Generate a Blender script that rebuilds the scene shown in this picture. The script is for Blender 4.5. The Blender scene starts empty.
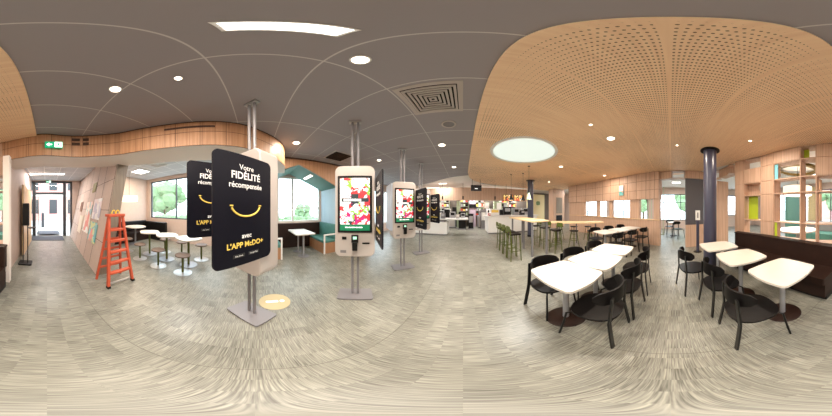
import bpy, math, random
from mathutils import Matrix, Vector
random.seed(7)
sc = bpy.context.scene
C = sc.collection
PI = math.pi
R = math.radians

# ------------------------------------------------------------------ materials
def newmat(name):
    m = bpy.data.materials.new(name); m.use_nodes = True
    nt = m.node_tree
    return m, nt, nt.nodes['Principled BSDF']

def mat(name, col, rough=0.5, metal=0.0, emit=0.0, ecol=None, var=0.0, vscale=8.0, bump=0.0, spec=None):
    m, nt, b = newmat(name)
    b.inputs['Base Color'].default_value = (*col, 1)
    b.inputs['Roughness'].default_value = rough
    b.inputs['Metallic'].default_value = metal
    if spec is not None: b.inputs['Specular IOR Level'].default_value = spec
    if emit:
        b.inputs['Emission Color'].default_value = (*(ecol or col), 1)
        b.inputs['Emission Strength'].default_value = emit
    if var or bump:
        tc = nt.nodes.new('ShaderNodeTexCoord')
        no = nt.nodes.new('ShaderNodeTexNoise'); no.inputs['Scale'].default_value = vscale
        no.inputs['Detail'].default_value = 4
        nt.links.new(tc.outputs['Object'], no.inputs['Vector'])
        if var:
            mp = nt.nodes.new('ShaderNodeMapRange')
            mp.inputs[1].default_value = 0.3; mp.inputs[2].default_value = 0.7
            mp.inputs[3].default_value = 1 - var; mp.inputs[4].default_value = 1 + var
            hs = nt.nodes.new('ShaderNodeHueSaturation')
            hs.inputs['Color'].default_value = (*col, 1)
            nt.links.new(no.outputs['Fac'], mp.inputs[0])
            nt.links.new(mp.outputs[0], hs.inputs['Value'])
            nt.links.new(hs.outputs[0], b.inputs['Base Color'])
        if bump:
            bp = nt.nodes.new('ShaderNodeBump'); bp.inputs['Strength'].default_value = bump
            bp.inputs['Distance'].default_value = 0.01
            nt.links.new(no.outputs['Fac'], bp.inputs['Height'])
            nt.links.new(bp.outputs[0], b.inputs['Normal'])
    return m

def ramp(nt, stops):
    r = nt.nodes.new('ShaderNodeValToRGB')
    e = r.color_ramp.elements
    e[0].position, e[0].color = stops[0][0], (*stops[0][1], 1)
    e[1].position, e[1].color = stops[-1][0], (*stops[-1][1], 1)
    for p, c in stops[1:-1]:
        x = e.new(p); x.color = (*c, 1)
    return r

def mth(nt, op, a, b=None, c=None):
    n = nt.nodes.new('ShaderNodeMath'); n.operation = op
    for i, v in enumerate((a, b, c)):
        if v is None: continue
        if isinstance(v, (int, float)): n.inputs[i].default_value = v
        else: nt.links.new(v, n.inputs[i])
    return n.outputs[0]

def wood(name, c1, c2, plank=0.0, rough=0.5, vert=True, scale=1.0):
    """streaky timber; plank > 0 adds thin vertical joints every `plank` metres"""
    m, nt, b = newmat(name)
    g = nt.nodes.new('ShaderNodeNewGeometry')
    mp = nt.nodes.new('ShaderNodeMapping')
    mp.inputs['Scale'].default_value = (30*scale, 30*scale, 1.2*scale) if vert else (2*scale, 2*scale, 30*scale)
    no = nt.nodes.new('ShaderNodeTexNoise'); no.inputs['Scale'].default_value = 1.0; no.inputs['Detail'].default_value = 5
    nt.links.new(g.outputs['Position'], mp.inputs['Vector']); nt.links.new(mp.outputs[0], no.inputs['Vector'])
    r = ramp(nt, [(0.32, c1), (0.68, c2)]); nt.links.new(no.outputs['Fac'], r.inputs[0])
    out = r.outputs[0]
    if plank:
        sx = nt.nodes.new('ShaderNodeSeparateXYZ'); nt.links.new(g.outputs['Position'], sx.inputs[0])
        s = mth(nt, 'ADD', sx.outputs[0], mth(nt, 'MULTIPLY', sx.outputs[1], 1.13))
        f = mth(nt, 'FRACT', mth(nt, 'DIVIDE', s, plank))
        k = mth(nt, 'LESS_THAN', f, 0.09)
        mx = nt.nodes.new('ShaderNodeMix'); mx.data_type = 'RGBA'
        nt.links.new(mth(nt, 'MULTIPLY', k, 0.28), mx.inputs[0]); nt.links.new(out, mx.inputs[6])
        mx.inputs[7].default_value = (c1[0]*.35, c1[1]*.3, c1[2]*.3, 1); out = mx.outputs[2]
    nt.links.new(out, b.inputs['Base Color']); b.inputs['Roughness'].default_value = rough
    return m

def floor_mat():
    m, nt, b = newmat('woven vinyl floor')
    g = nt.nodes.new('ShaderNodeNewGeometry')
    sx = nt.nodes.new('ShaderNodeSeparateXYZ'); nt.links.new(g.outputs['Position'], sx.inputs[0])
    X, Y = sx.outputs[0], sx.outputs[1]
    # tiles 0.5 x 0.125
    row = mth(nt, 'FLOOR', mth(nt, 'DIVIDE', Y, 0.16))
    col = mth(nt, 'FLOOR', mth(nt, 'DIVIDE', X, 0.14))
    cv = nt.nodes.new('ShaderNodeCombineXYZ'); nt.links.new(col, cv.inputs[0]); nt.links.new(row, cv.inputs[1])
    wn = nt.nodes.new('ShaderNodeTexWhiteNoise'); wn.noise_dimensions = '2D'; nt.links.new(cv.outputs[0], wn.inputs['Vector'])
    v2 = nt.nodes.new('ShaderNodeCombineXYZ')
    nt.links.new(mth(nt, 'ADD', mth(nt, 'MULTIPLY', X, 5.0), mth(nt, 'MULTIPLY', wn.outputs['Value'], 9.0)), v2.inputs[0])
    nt.links.new(mth(nt, 'MULTIPLY', Y, 150.0), v2.inputs[1])
    no = nt.nodes.new('ShaderNodeTexNoise'); no.inputs['Scale'].default_value = 1.0; no.inputs['Detail'].default_value = 2
    nt.links.new(v2.outputs[0], no.inputs['Vector'])
    big = nt.nodes.new('ShaderNodeTexNoise'); big.inputs['Scale'].default_value = 0.7; nt.links.new(g.outputs['Position'], big.inputs['Vector'])
    s = mth(nt, 'ADD', no.outputs['Fac'], mth(nt, 'MULTIPLY', mth(nt, 'SUBTRACT', wn.outputs['Value'], 0.5), 0.09))
    s = mth(nt, 'ADD', s, mth(nt, 'MULTIPLY', mth(nt, 'SUBTRACT', big.outputs['Fac'], 0.5), 0.16))
    r = ramp(nt, [(0.25, (0.085, 0.08, 0.065)), (0.42, (0.155, 0.152, 0.128)), (0.56, (0.235, 0.232, 0.195)), (0.75, (0.35, 0.345, 0.285))])
    nt.links.new(s, r.inputs[0])
    seam = mth(nt, 'LESS_THAN', mth(nt, 'ABSOLUTE', mth(nt, 'SUBTRACT', X, 0.76)), 0.004)
    seam2 = mth(nt, 'LESS_THAN', mth(nt, 'ABSOLUTE', mth(nt, 'ADD', X, 0.55)), 0.004)
    mx = nt.nodes.new('ShaderNodeMix'); mx.data_type = 'RGBA'
    nt.links.new(mth(nt, 'MULTIPLY', mth(nt, 'MAXIMUM', seam, seam2), 0.6), mx.inputs[0])
    nt.links.new(r.outputs[0], mx.inputs[6]); mx.inputs[7].default_value = (0.08, 0.075, 0.06, 1)
    nt.links.new(mx.outputs[2], b.inputs['Base Color'])
    b.inputs['Roughness'].default_value = 0.36
    b.inputs['Specular IOR Level'].default_value = 0.45
    bp = nt.nodes.new('ShaderNodeBump'); bp.inputs['Strength'].default_value = 0.15; bp.inputs['Distance'].default_value = 0.004
    nt.links.new(no.outputs['Fac'], bp.inputs['Height']); nt.links.new(bp.outputs[0], b.inputs['Normal'])
    return m

def tile_mat(name, col, line, px, py, ox, oy, w=0.012, rough=0.8):
    m, nt, b = newmat(name)
    g = nt.nodes.new('ShaderNodeNewGeometry')
    sx = nt.nodes.new('ShaderNodeSeparateXYZ'); nt.links.new(g.outputs['Position'], sx.inputs[0])
    def ln(v, o, p):
        f = mth(nt, 'FRACT', mth(nt, 'DIVIDE', mth(nt, 'SUBTRACT', v, o - w/2), p))
        return mth(nt, 'LESS_THAN', f, w/p)
    k = mth(nt, 'MAXIMUM', ln(sx.outputs[0], ox, px), ln(sx.outputs[1], oy, py))
    mx = nt.nodes.new('ShaderNodeMix'); mx.data_type = 'RGBA'
    nt.links.new(k, mx.inputs[0]); mx.inputs[6].default_value = (*col, 1); mx.inputs[7].default_value = (*line, 1)
    nt.links.new(mx.outputs[2], b.inputs['Base Color']); b.inputs['Roughness'].default_value = rough
    return m

def perf_wood():
    """acoustic timber ceiling with rows of drilled holes of varying size"""
    m, nt, b = newmat('perforated timber ceiling')
    g = nt.nodes.new('ShaderNodeNewGeometry')
    sx = nt.nodes.new('ShaderNodeSeparateXYZ'); nt.links.new(g.outputs['Position'], sx.inputs[0])
    px, py = 0.042, 0.026
    fx = mth(nt, 'SUBTRACT', mth(nt, 'FRACT', mth(nt, 'DIVIDE', sx.outputs[0], px)), 0.5)
    fy = mth(nt, 'SUBTRACT', mth(nt, 'FRACT', mth(nt, 'DIVIDE', sx.outputs[1], py)), 0.5)
    dx = mth(nt, 'MULTIPLY', fx, px); dy = mth(nt, 'MULTIPLY', fy, py)
    d = mth(nt, 'SQRT', mth(nt, 'ADD', mth(nt, 'MULTIPLY', dx, dx), mth(nt, 'MULTIPLY', dy, dy)))
    no = nt.nodes.new('ShaderNodeTexNoise'); no.inputs['Scale'].default_value = 0.9; no.inputs['Detail'].default_value = 0
    nt.links.new(g.outputs['Position'], no.inputs['Vector'])
    rad = nt.nodes.new('ShaderNodeMapRange'); rad.inputs[1].default_value = 0.3; rad.inputs[2].default_value = 0.62
    rad.inputs[3].default_value = 0.0015; rad.inputs[4].default_value = 0.0070
    nt.links.new(no.outputs['Fac'], rad.inputs[0])
    hole = mth(nt, 'LESS_THAN', d, rad.outputs[0])
    # plain joints every 0.6 m
    j = mth(nt, 'FRACT', mth(nt, 'DIVIDE', sx.outputs[1], 0.62))
    hole = mth(nt, 'MULTIPLY', hole, mth(nt, 'MULTIPLY', mth(nt, 'GREATER_THAN', j, 0.06), mth(nt, 'GREATER_THAN', sx.outputs[0], 0.235)))
    mp = nt.nodes.new('ShaderNodeMapping'); mp.inputs['Scale'].default_value = (1.5, 26, 1)
    n2 = nt.nodes.new('ShaderNodeTexNoise'); n2.inputs['Scale'].default_value = 1; n2.inputs['Detail'].default_value = 4
    nt.links.new(g.outputs['Position'], mp.inputs[0]); nt.links.new(mp.outputs[0], n2.inputs['Vector'])
    r = ramp(nt, [(0.3, (0.84, 0.57, 0.36)), (0.7, (0.93, 0.68, 0.45))]); nt.links.new(n2.outputs['Fac'], r.inputs[0])
    mx = nt.nodes.new('ShaderNodeMix'); mx.data_type = 'RGBA'
    nt.links.new(hole, mx.inputs[0]); nt.links.new(r.outputs[0], mx.inputs[6]); mx.inputs[7].default_value = (0.10, 0.045, 0.02, 1)
    nt.links.new(mx.outputs[2], b.inputs['Base Color']); b.inputs['Roughness'].default_value = 0.55
    return m

def glass_mat():
    m = bpy.data.materials.new('window glass'); m.use_nodes = True
    nt = m.node_tree; nt.nodes.clear()
    o = nt.nodes.new('ShaderNodeOutputMaterial'); t = nt.nodes.new('ShaderNodeBsdfTransparent')
    t.inputs[0].default_value = (0.93, 0.97, 0.97, 1)
    gl = nt.nodes.new('ShaderNodeBsdfGlossy'); gl.inputs['Roughness'].default_value = 0.02
    mx = nt.nodes.new('ShaderNodeMixShader'); mx.inputs[0].default_value = 0.06
    nt.links.new(t.outputs[0], mx.inputs[1]); nt.links.new(gl.outputs[0], mx.inputs[2]); nt.links.new(mx.outputs[0], o.inputs[0])
    return m

def picture_mat(name, scale, cols, emit=1.0, seed=0.0):
    """a lit picture of coloured shapes on white"""
    m, nt, b = newmat(name)
    tc = nt.nodes.new('ShaderNodeTexCoord')
    mp = nt.nodes.new('ShaderNodeMapping'); mp.inputs['Location'].default_value = (seed, seed*1.7, seed*.6)
    no = nt.nodes.new('ShaderNodeTexNoise'); no.inputs['Scale'].default_value = scale*.8; no.inputs['Detail'].default_value = 2
    vo = nt.nodes.new('ShaderNodeTexVoronoi'); vo.inputs['Scale'].default_value = scale
    nt.links.new(tc.outputs['Object'], mp.inputs[0]); nt.links.new(mp.outputs[0], no.inputs['Vector'])
    va = nt.nodes.new('ShaderNodeVectorMath'); va.operation = 'ADD'
    sc_ = nt.nodes.new('ShaderNodeVectorMath'); sc_.operation = 'SCALE'; sc_.inputs[3].default_value = 0.35
    nt.links.new(no.outputs['Color'], sc_.inputs[0]); nt.links.new(mp.outputs[0], va.inputs[0]); nt.links.new(sc_.outputs[0], va.inputs[1])
    nt.links.new(va.outputs[0], vo.inputs['Vector'])
    sp = nt.nodes.new('ShaderNodeSeparateColor'); nt.links.new(vo.outputs['Color'], sp.inputs[0])
    n = len(cols)
    r = ramp(nt, [(i/n, c) for i, c in enumerate(cols)]); r.color_ramp.interpolation = 'CONSTANT'
    nt.links.new(sp.outputs[0], r.inputs[0])
    nt.links.new(r.outputs[0], b.inputs['Base Color'])
    if emit:
        nt.links.new(r.outputs[0], b.inputs['Emission Color']); b.inputs['Emission Strength'].default_value = emit
    b.inputs['Roughness'].default_value = 0.35
    return m

M = {}
M['floor'] = floor_mat()
M['ceil_dark'] = tile_mat('grey ceiling tile', (0.33, 0.31, 0.325), (0.60, 0.58, 0.58), 1.3, 0.63, -0.65, -0.26)
M['ceil_side'] = tile_mat('pale ceiling tile', (0.5, 0.51, 0.54), (0.8, 0.8, 0.8), 0.6, 0.6, 0.1, 0.1, w=0.02)
M['ceil_white'] = mat('white plaster', (0.8, 0.76, 0.72), 0.7)
M['perf'] = perf_wood()
M['bulk'] = wood('orange oak veneer', (0.36, 0.18, 0.09), (0.48, 0.26, 0.14), 0.14)
M['wallwood'] = wood('pale beech veneer', (0.50, 0.32, 0.22), (0.60, 0.40, 0.29), 0.17)
M['greywood'] = wood('grey washed oak', (0.20, 0.155, 0.115), (0.27, 0.215, 0.165), 0.0)
M['ltwood'] = wood('light birch', (0.66, 0.45, 0.25), (0.75, 0.55, 0.33), 0.0)
M['seam'] = mat('dark joint and slot shade', (0.06, 0.03, 0.02), 0.8)
M['soffit'] = mat('white painted soffit', (0.82, 0.74, 0.68), 0.6)
M['white'] = mat('white lacquer', (0.8, 0.79, 0.77), 0.35)
M['top'] = mat('cream laminate', (0.58, 0.54, 0.48), 0.4, var=0.02)
M['black'] = mat('black satin', (0.007, 0.007, 0.007), 0.4, spec=.25)
M['chair'] = mat('black stained plywood', (0.006, 0.005, 0.005), 0.42, spec=0.16, var=0.2, vscale=30)
M['brownseat'] = mat('dark brown leather', (0.022, 0.010, 0.007), 0.45, spec=.25, var=0.15, bump=0.1)
M['steel'] = mat('brushed steel', (0.42, 0.42, 0.44), 0.4, 0.6)
M['greymetal'] = mat('grey lacquered metal', (0.22, 0.21, 0.22), 0.45, 0.3)
M['column'] = mat('dark blue grey lacquer', (0.045, 0.045, 0.075), 0.3)
M['silver'] = mat('pale silver body', (0.50, 0.45, 0.42), 0.4, 0.15)
M['wall'] = mat('pinkish beige paint', (0.55, 0.43, 0.37), 0.7, var=0.03)
M['darkwall'] = mat('anthracite panel', (0.085, 0.08, 0.09), 0.5)
M['teal'] = mat('teal panel', (0.075, 0.19, 0.16), 0.5)
M['tealseat'] = mat('teal upholstery', (0.07, 0.20, 0.17), 0.6, var=0.1)
M['blue'] = wood('pale blue ribbed panel', (0.36, 0.48, 0.58), (0.46, 0.58, 0.68), 0.1)
M['glass'] = glass_mat()
M['frame'] = mat('dark window frame', (0.045, 0.05, 0.055), 0.4)
M['wframe'] = mat('white window frame', (0.75, 0.75, 0.73), 0.4)
M['emit'] = mat('lit diffuser', (1, 1, 1), 0.5, emit=3.0, ecol=(1, 0.96, 0.9))
M['emitwarm'] = mat('warm lit lens', (1, 1, 1), 0.5, emit=6.0, ecol=(1, 0.86, 0.68))
M['orange'] = mat('orange fibreglass', (0.52, 0.085, 0.035), 0.5, var=0.1)
M['alu'] = mat('aluminium', (0.55, 0.55, 0.55), 0.35, 0.8)
M['yellow'] = mat('yellow', (0.85, 0.55, 0.03), 0.4)
M['green'] = mat('olive green lacquer', (0.08, 0.10, 0.012), 0.4)
M['lime'] = mat('lime green panel', (0.45, 0.58, 0.03), 0.4)
M['poster'] = mat('black poster', (0.005, 0.005, 0.010), 0.45, spec=.14)
M['ink'] = mat('white print', (0.85, 0.85, 0.85), 0.5)
M['gold'] = mat('yellow print', (0.85, 0.62, 0.12), 0.5)
M['mat'] = mat('dark entrance matting', (0.07, 0.075, 0.09), 0.9, var=0.2, vscale=60)
M['sticker'] = mat('yellow floor sticker', (0.48, 0.39, 0.22), 0.5)
M['exit'] = mat('green exit sign', (0.0, 0.35, 0.16), 0.4, emit=0.6)
M['exitw'] = mat('lit pictogram', (0.8, 1, 0.9), 0.4, emit=1.6)
M['curtain'] = mat('beige curtain', (0.68, 0.58, 0.36), 0.9, var=0.1, vscale=20)
M['shade'] = mat('lit fabric shade', (0.9, 0.82, 0.7), 0.8, emit=0.9, ecol=(1, 0.85, 0.66))
M['brass'] = mat('dark brass', (0.22, 0.14, 0.04), 0.4, 0.6)
M['leaf'] = mat('green foliage', (0.22, 0.33, 0.17), 0.7, var=0.45, vscale=14)
M['bark'] = mat('brown bark', (0.12, 0.08, 0.05), 0.9)
M['pave'] = mat('pale paving', (0.6, 0.58, 0.56), 0.8, var=0.05)
M['brick'] = mat('pink render', (0.75, 0.38, 0.33), 0.8, var=0.15, vscale=3)
M['stone'] = mat('pale stone', (0.7, 0.66, 0.6), 0.8)
M['kwall'] = tile_mat('brown grey kitchen tile', (0.20, 0.17, 0.145), (0.12, 0.1, 0.09), 0.3, 50, 0, 0)
M['purple'] = mat('purple light on pillar', (0.42, 0.33, 0.40), 0.5)  # purple light falling on the kitchen pillar, put into its base colour
M['palegreen'] = mat('pale green panel', (0.42, 0.52, 0.36), 0.5)
M['red'] = mat('red plastic', (0.55, 0.06, 0.04), 0.4)
M['screen'] = picture_mat('lit picture of salad vegetables', 13.0,
    [(1, 1, 1), (0.85, 0.9, 0.95), (0.25, 0.55, 0.08), (1, 1, 1), (0.75, 0.04, 0.05), (0.95, 0.85, 0.8), (0.55, 0.02, 0.2), (0.7, 0.75, 0.8), (0.6, 0.05, 0.06), (0.9, 0.92, 0.95), (0.03, 0.04, 0.06)], 0.4)
M['screen_green'] = mat('lit green band', (0.005, 0.13, 0.055), 0.4, emit=0.8)
M['screen_ink'] = mat('lit white print', (1, 1, 1), 0.4, emit=1.0)
M['screen_dark'] = mat('lit dark ribbon', (0.03, 0.05, 0.06), 0.4, emit=0.3)
M['menu'] = picture_mat('lit menu pictures', 7.0, [(0.9, 0.4, 0.1), (0.95, 0.75, 0.3), (0.15, 0.08, 0.05), (1, 0.9, 0.8), (0.7, 0.1, 0.05), (0.9, 0.55, 0.3)], 0.7, 3.0)
ART = [picture_mat('art print %d' % i, s, c, 0.0, i*2.3) for i, (s, c) in enumerate([
    (4, [(0.8, 0.6, 0.5), (0.7, 0.25, 0.2), (0.8, 0.8, 0.7), (0.3, 0.5, 0.5)]),
    (5, [(0.75, 0.75, 0.75), (0.5, 0.5, 0.6), (0.8, 0.7, 0.7), (0.85, 0.85, 0.85)]),
    (5, [(0.1, 0.4, 0.4), (0.6, 0.7, 0.3), (0.2, 0.5, 0.5), (0.8, 0.3, 0.2)])])]

# ------------------------------------------------------------------ mesh builder
class MB:
    def __init__(s): s.v = []; s.f = []; s.m = []
    def add(s, vs, fs, m=0):
        o = len(s.v); s.v += [tuple(v) for v in vs]
        for f in fs: s.f.append(tuple(i + o for i in f)); s.m.append(m)
        return s
    def box(s, x0, x1, y0, y1, z0, z1, m=0, mx=None):
        vs = [Vector((x, y, z)) for z in (z0, z1) for y in (y0, y1) for x in (x0, x1)]
        if mx: vs = [mx @ v for v in vs]
        return s.add(vs, [(0, 2, 3, 1), (4, 5, 7, 6), (0, 1, 5, 4), (2, 6, 7, 3), (0, 4, 6, 2), (1, 3, 7, 5)], m)
    def seg(s, a, b, t, z0, z1, m=0, side=0.5):
        """vertical board standing on the ground line a-b, t thick; side 0..1 shifts it to the left of a-b"""
        a = Vector((a[0], a[1])); b = Vector((b[0], b[1])); d = (b - a).normalized(); n = Vector((-d.y, d.x))
        p = [a + n*t*side, b + n*t*side, b - n*t*(1-side), a - n*t*(1-side)]
        return s.prism(p[::-1], z0, z1, m)
    def prism(s, poly, z0, z1, m=0, msides=None):
        n = len(poly)
        vs = [(p[0], p[1], z0) for p in poly] + [(p[0], p[1], z1) for p in poly]
        s.add(vs, [tuple(range(n))[::-1], tuple(range(n, 2*n))], m)
        s.add(vs, [(i, (i+1) % n, n + (i+1) % n, n + i) for i in range(n)], m if msides is None else msides)
        return s
    def xz(s, poly, y0, y1, m=0):
        """outline in local x-z pushed along y"""
        n = len(poly)
        vs = [(p[0], y0, p[1]) for p in poly] + [(p[0], y1, p[1]) for p in poly]
        return s.add(vs, [tuple(range(n)), tuple(range(n, 2*n))[::-1]] + [(i, n+i, n+(i+1) % n, (i+1) % n) for i in range(n)], m)
    def yz(s, poly, x0, x1, m=0):
        n = len(poly)
        vs = [(x0, p[0], p[1]) for p in poly] + [(x1, p[0], p[1]) for p in poly]
        return s.add(vs, [tuple(range(n))[::-1], tuple(range(n, 2*n))] + [(i, (i+1) % n, n+(i+1) % n, n+i) for i in range(n)], m)
    def cyl(s, a, b, r0, r1=None, n=14, m=0):
        r1 = r0 if r1 is None else r1
        a = Vector(a); b = Vector(b); d = (b - a).normalized()
        u = d.orthogonal().normalized(); w = d.cross(u)
        vs = []
        for p, r in ((a, r0), (b, r1)):
            for i in range(n):
                t = 2*PI*i/n; vs.append(p + u*r*math.cos(t) + w*r*math.sin(t))
        return s.add(vs, [tuple(range(n))[::-1], tuple(range(n, 2*n))] + [(i, (i+1) % n, n+(i+1) % n, n+i) for i in range(n)], m)
    def tube(s, pts, r, n=8, m=0):
        pts = [Vector(p) for p in pts]; rings = []
        for i, p in enumerate(pts):
            d = (pts[min(i+1, len(pts)-1)] - pts[max(i-1, 0)]).normalized()
            u = d.cross(Vector((0.13, 0.21, 1))).normalized() if abs(d.z) < .95 else d.cross(Vector((1, 0.1, 0))).normalized()
            w = d.cross(u)
            rings.append([p + u*r*math.cos(2*PI*k/n) + w*r*math.sin(2*PI*k/n) for k in range(n)])
        vs = [v for q in rings for v in q]
        fs = [tuple(range(n))[::-1], tuple(range(len(vs)-n, len(vs)))]
        for i in range(len(pts)-1):
            for k in range(n): fs.append((i*n+k, i*n+(k+1) % n, (i+1)*n+(k+1) % n, (i+1)*n+k))
        return s.add(vs, fs, m)
    def lathe(s, prof, c=(0, 0), n=32, m=0):
        vs = []; k = len(prof)
        for i in range(n):
            t = 2*PI*i/n
            for r, z in prof: vs.append((c[0] + r*math.cos(t), c[1] + r*math.sin(t), z))
        fs = [(i*k+j, ((i+1) % n)*k+j, ((i+1) % n)*k+j+1, i*k+j+1) for i in range(n) for j in range(k-1)]
        return s.add(vs, fs, m)
    def ball(s, c, r, n=10, m=0, sz=1.0, jit=0.0):
        prof = []
        vs = []; rows = n//2 + 1
        for j in range(rows + 1):
            ph = PI*j/rows
            for i in range(n):
                t = 2*PI*i/n; rr = r*(1 + random.uniform(-jit, jit))
                vs.append((c[0] + rr*math.sin(ph)*math.cos(t), c[1] + rr*math.sin(ph)*math.sin(t), c[2] + rr*sz*math.cos(ph)))
        fs = [(j*n+i, (j+1)*n+i, (j+1)*n+(i+1) % n, j*n+(i+1) % n) for j in range(rows) for i in range(n)]
        return s.add(vs, fs, m)
    def build(s, name, mats, parent=None, smooth=False, bevel=0.0, loc=None):
        me = bpy.data.meshes.new(name); me.from_pydata(s.v, [], s.f)
        if not isinstance(mats, (list, tuple)): mats = [mats]
        for k in mats: me.materials.append(M[k] if isinstance(k, str) else k)
        for p, mi in zip(me.polygons, s.m): p.material_index = mi
        me.validate(); me.update()
        o = bpy.data.objects.new(name, me); C.objects.link(o)
        if smooth:
            for p in me.polygons: p.use_smooth = True
            sm = o.modifiers.new('sharp', 'EDGE_SPLIT'); sm.split_angle = R(38)
        if bevel:
            b = o.modifiers.new('bevel', 'BEVEL'); b.width = bevel; b.segments = 2; b.limit_method = 'ANGLE'
        if parent: o.parent = parent
        if loc: o.location = loc
        return o

def tag(o, label=None, cat=None, group=None, kind=None):
    if label: o['label'] = label
    if cat: o['category'] = cat
    if group: o['group'] = group
    if kind: o['kind'] = kind
    return o
def thing(name, label, cat, loc=(0, 0, 0), rz=0, group=None):
    o = bpy.data.objects.new(name, None); C.objects.link(o)
    o.empty_display_size = 0.1; o.location = loc; o.rotation_euler = (0, 0, rz)
    return tag(o, label, cat, group)
def struct(mb, name, mats, **k):
    o = mb.build(name, mats, **k); o['kind'] = 'structure'; return o
def copy_tree(o, parent=None):
    c = o.copy(); C.objects.link(c); c.parent = parent
    for ch in list(o.children): copy_tree(ch, c)
    return c
def place(proto, first, loc, rz, label, group=None):
    o = proto if first else copy_tree(proto)
    o.location = loc; o.rotation_euler = (0, 0, rz); o['label'] = label
    if group: o['group'] = group
    return o

def rrect(x0, x1, y0, y1, r, n=6):
    out = []
    for cx, cy, a in ((x1-r, y1-r, 0), (x0+r, y1-r, 90), (x0+r, y0+r, 180), (x1-r, y0+r, 270)):
        for i in range(n+1):
            t = R(a + 90*i/n); out.append((cx + r*math.cos(t), cy + r*math.sin(t)))
    return out

def smoothline(pts, k=5):
    P = [Vector(p) for p in pts]; out = []
    for i in range(len(P)-1):
        p0, p1, p2, p3 = P[max(i-1, 0)], P[i], P[i+1], P[min(i+2, len(P)-1)]
        for j in range(k):
            t = j/k
            out.append(0.5*((2*p1) + (p2-p0)*t + (2*p0-5*p1+4*p2-p3)*t*t + (3*p1-p0-3*p2+p3)*t**3))
    out.append(P[-1]); return out
def offset(pts, d):
    out = []
    for i, p in enumerate(pts):
        a = pts[max(i-1, 0)]; b = pts[min(i+1, len(pts)-1)]; t = (b - a).normalized()
        out.append(p + Vector((-t.y, t.x))*d)
    return out

def text(body, size, material, parent, mx, name='lettering', label=None, align='CENTER', bold=0.0):
    cu = bpy.data.curves.new('t', 'FONT'); cu.body = body; cu.size = size; cu.align_x = align; cu.align_y = 'CENTER'
    cu.extrude = 0.0006; cu.offset = bold; cu.resolution_u = 3
    to = bpy.data.objects.new('t', cu); C.objects.link(to)
    bpy.context.view_layer.update()
    me = bpy.data.meshes.new_from_object(to.evaluated_get(bpy.context.evaluated_depsgraph_get()))
    bpy.data.objects.remove(to)
    me.transform(mx); me.materials.clear(); me.materials.append(M[material])
    o = bpy.data.objects.new(name, me); C.objects.link(o); o.parent = parent
    if label: o['label'] = label
    return o

# ================================================================== THE SETTING
CEIL = 3.0
struct(MB().box(-5.0, 9.7, -7.1, 11.2, -0.1, 0.0), 'floor', 'floor')
# curved bulkhead line, seen from inside the room
bl = smoothline([(1.02, -2.6), (0.51, -2.47), (0.1, -2.39), (-0.33, -2.43), (-0.61, -2.4), (-0.87, -2.28), (-1.15, -2.08), (-1.33, -1.84),
                 (-1.6, -1.31), (-1.74, -0.93), (-1.86, -0.58), (-2.03, -0.2), (-2.28, 0.12), (-2.6, 0.45), (-3.0, 0.68), (-3.62, 0.82)], 5)
bo = offset(bl, 0.7)     # outer line
# ceiling regions
sp_ = [(0.0, 11.2), (-4.95, 11.2), (-4.95, 9.0)] + [(p.x, p.y) for p in smoothline([(-3.4, 8.6), (-1.95, 7.55), (-0.6, 6.35), (0.6, 5.8)], 5)] + [(0.6, 7.2), (1.2, 8.0), (2.5, 8.5), (5, 9), (7.2, 9.2), (7.2, 11.2)]
struct(MB().box(-4.95, 9.7, -7.1, 11.2, CEIL, CEIL+0.05), 'ceiling', 'ceil_dark')
struct(MB().prism(sp_, CEIL-0.02, CEIL-0.001), 'ceiling', 'ceil_white')
zone = [(p.x, p.y) for p in bl[::-1]] + [(1.02, -7.1), (-4.95, -7.1), (-4.95, 0.82)]
struct(MB().prism(zone[::-1], CEIL-0.015, CEIL-0.002), 'ceiling', 'ceil_side')
wz = [(0.19, -2.52), (0.19, 4.6)] + [(p.x, p.y) for p in smoothline([(0.2, 5.3), (0.36, 6.4), (0.95, 7.4), (2.3, 8.15), (5.0, 8.75), (7.2, 9.0)], 5)] + [(7.2, 3.0), (6.4, 1.0), (5.3, -0.9), (3.7, -1.95), (2.75, -2.3), (1.3, -2.55)]
struct(MB().prism(wz[::-1], 2.955, CEIL-0.003), 'ceiling', 'perf')
struct(MB().prism([(1.02, -7.1), (9.7, -7.1), (9.7, 11.2), (7.2, 11.2), (7.2, 3.0), (6.4, 1.0), (5.3, -0.9), (3.7, -1.95), (2.75, -2.3), (1.02, -2.65)][::1], CEIL-0.02, CEIL-0.004), 'ceiling', 'ceil_white')

# bulkhead band
mb = MB()
n = len(bl)
vs = [(p.x, p.y, 2.5) for p in bl] + [(p.x, p.y, CEIL) for p in bl]
mb.add(vs, [(i, n+i, n+i+1, i+1) for i in range(n-1)], 0)
vs = [(p.x, p.y, 2.5) for p in bl] + [(p.x, p.y, 2.5) for p in bo] + [(p.x, p.y, CEIL) for p in bo]
mb.add(vs, [(i, i+1, n+i+1, n+i) for i in range(n-1)] + [(n+i, n+i+1, 2*n+i+1, 2*n+i) for i in range(n-1)], 1)
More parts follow.
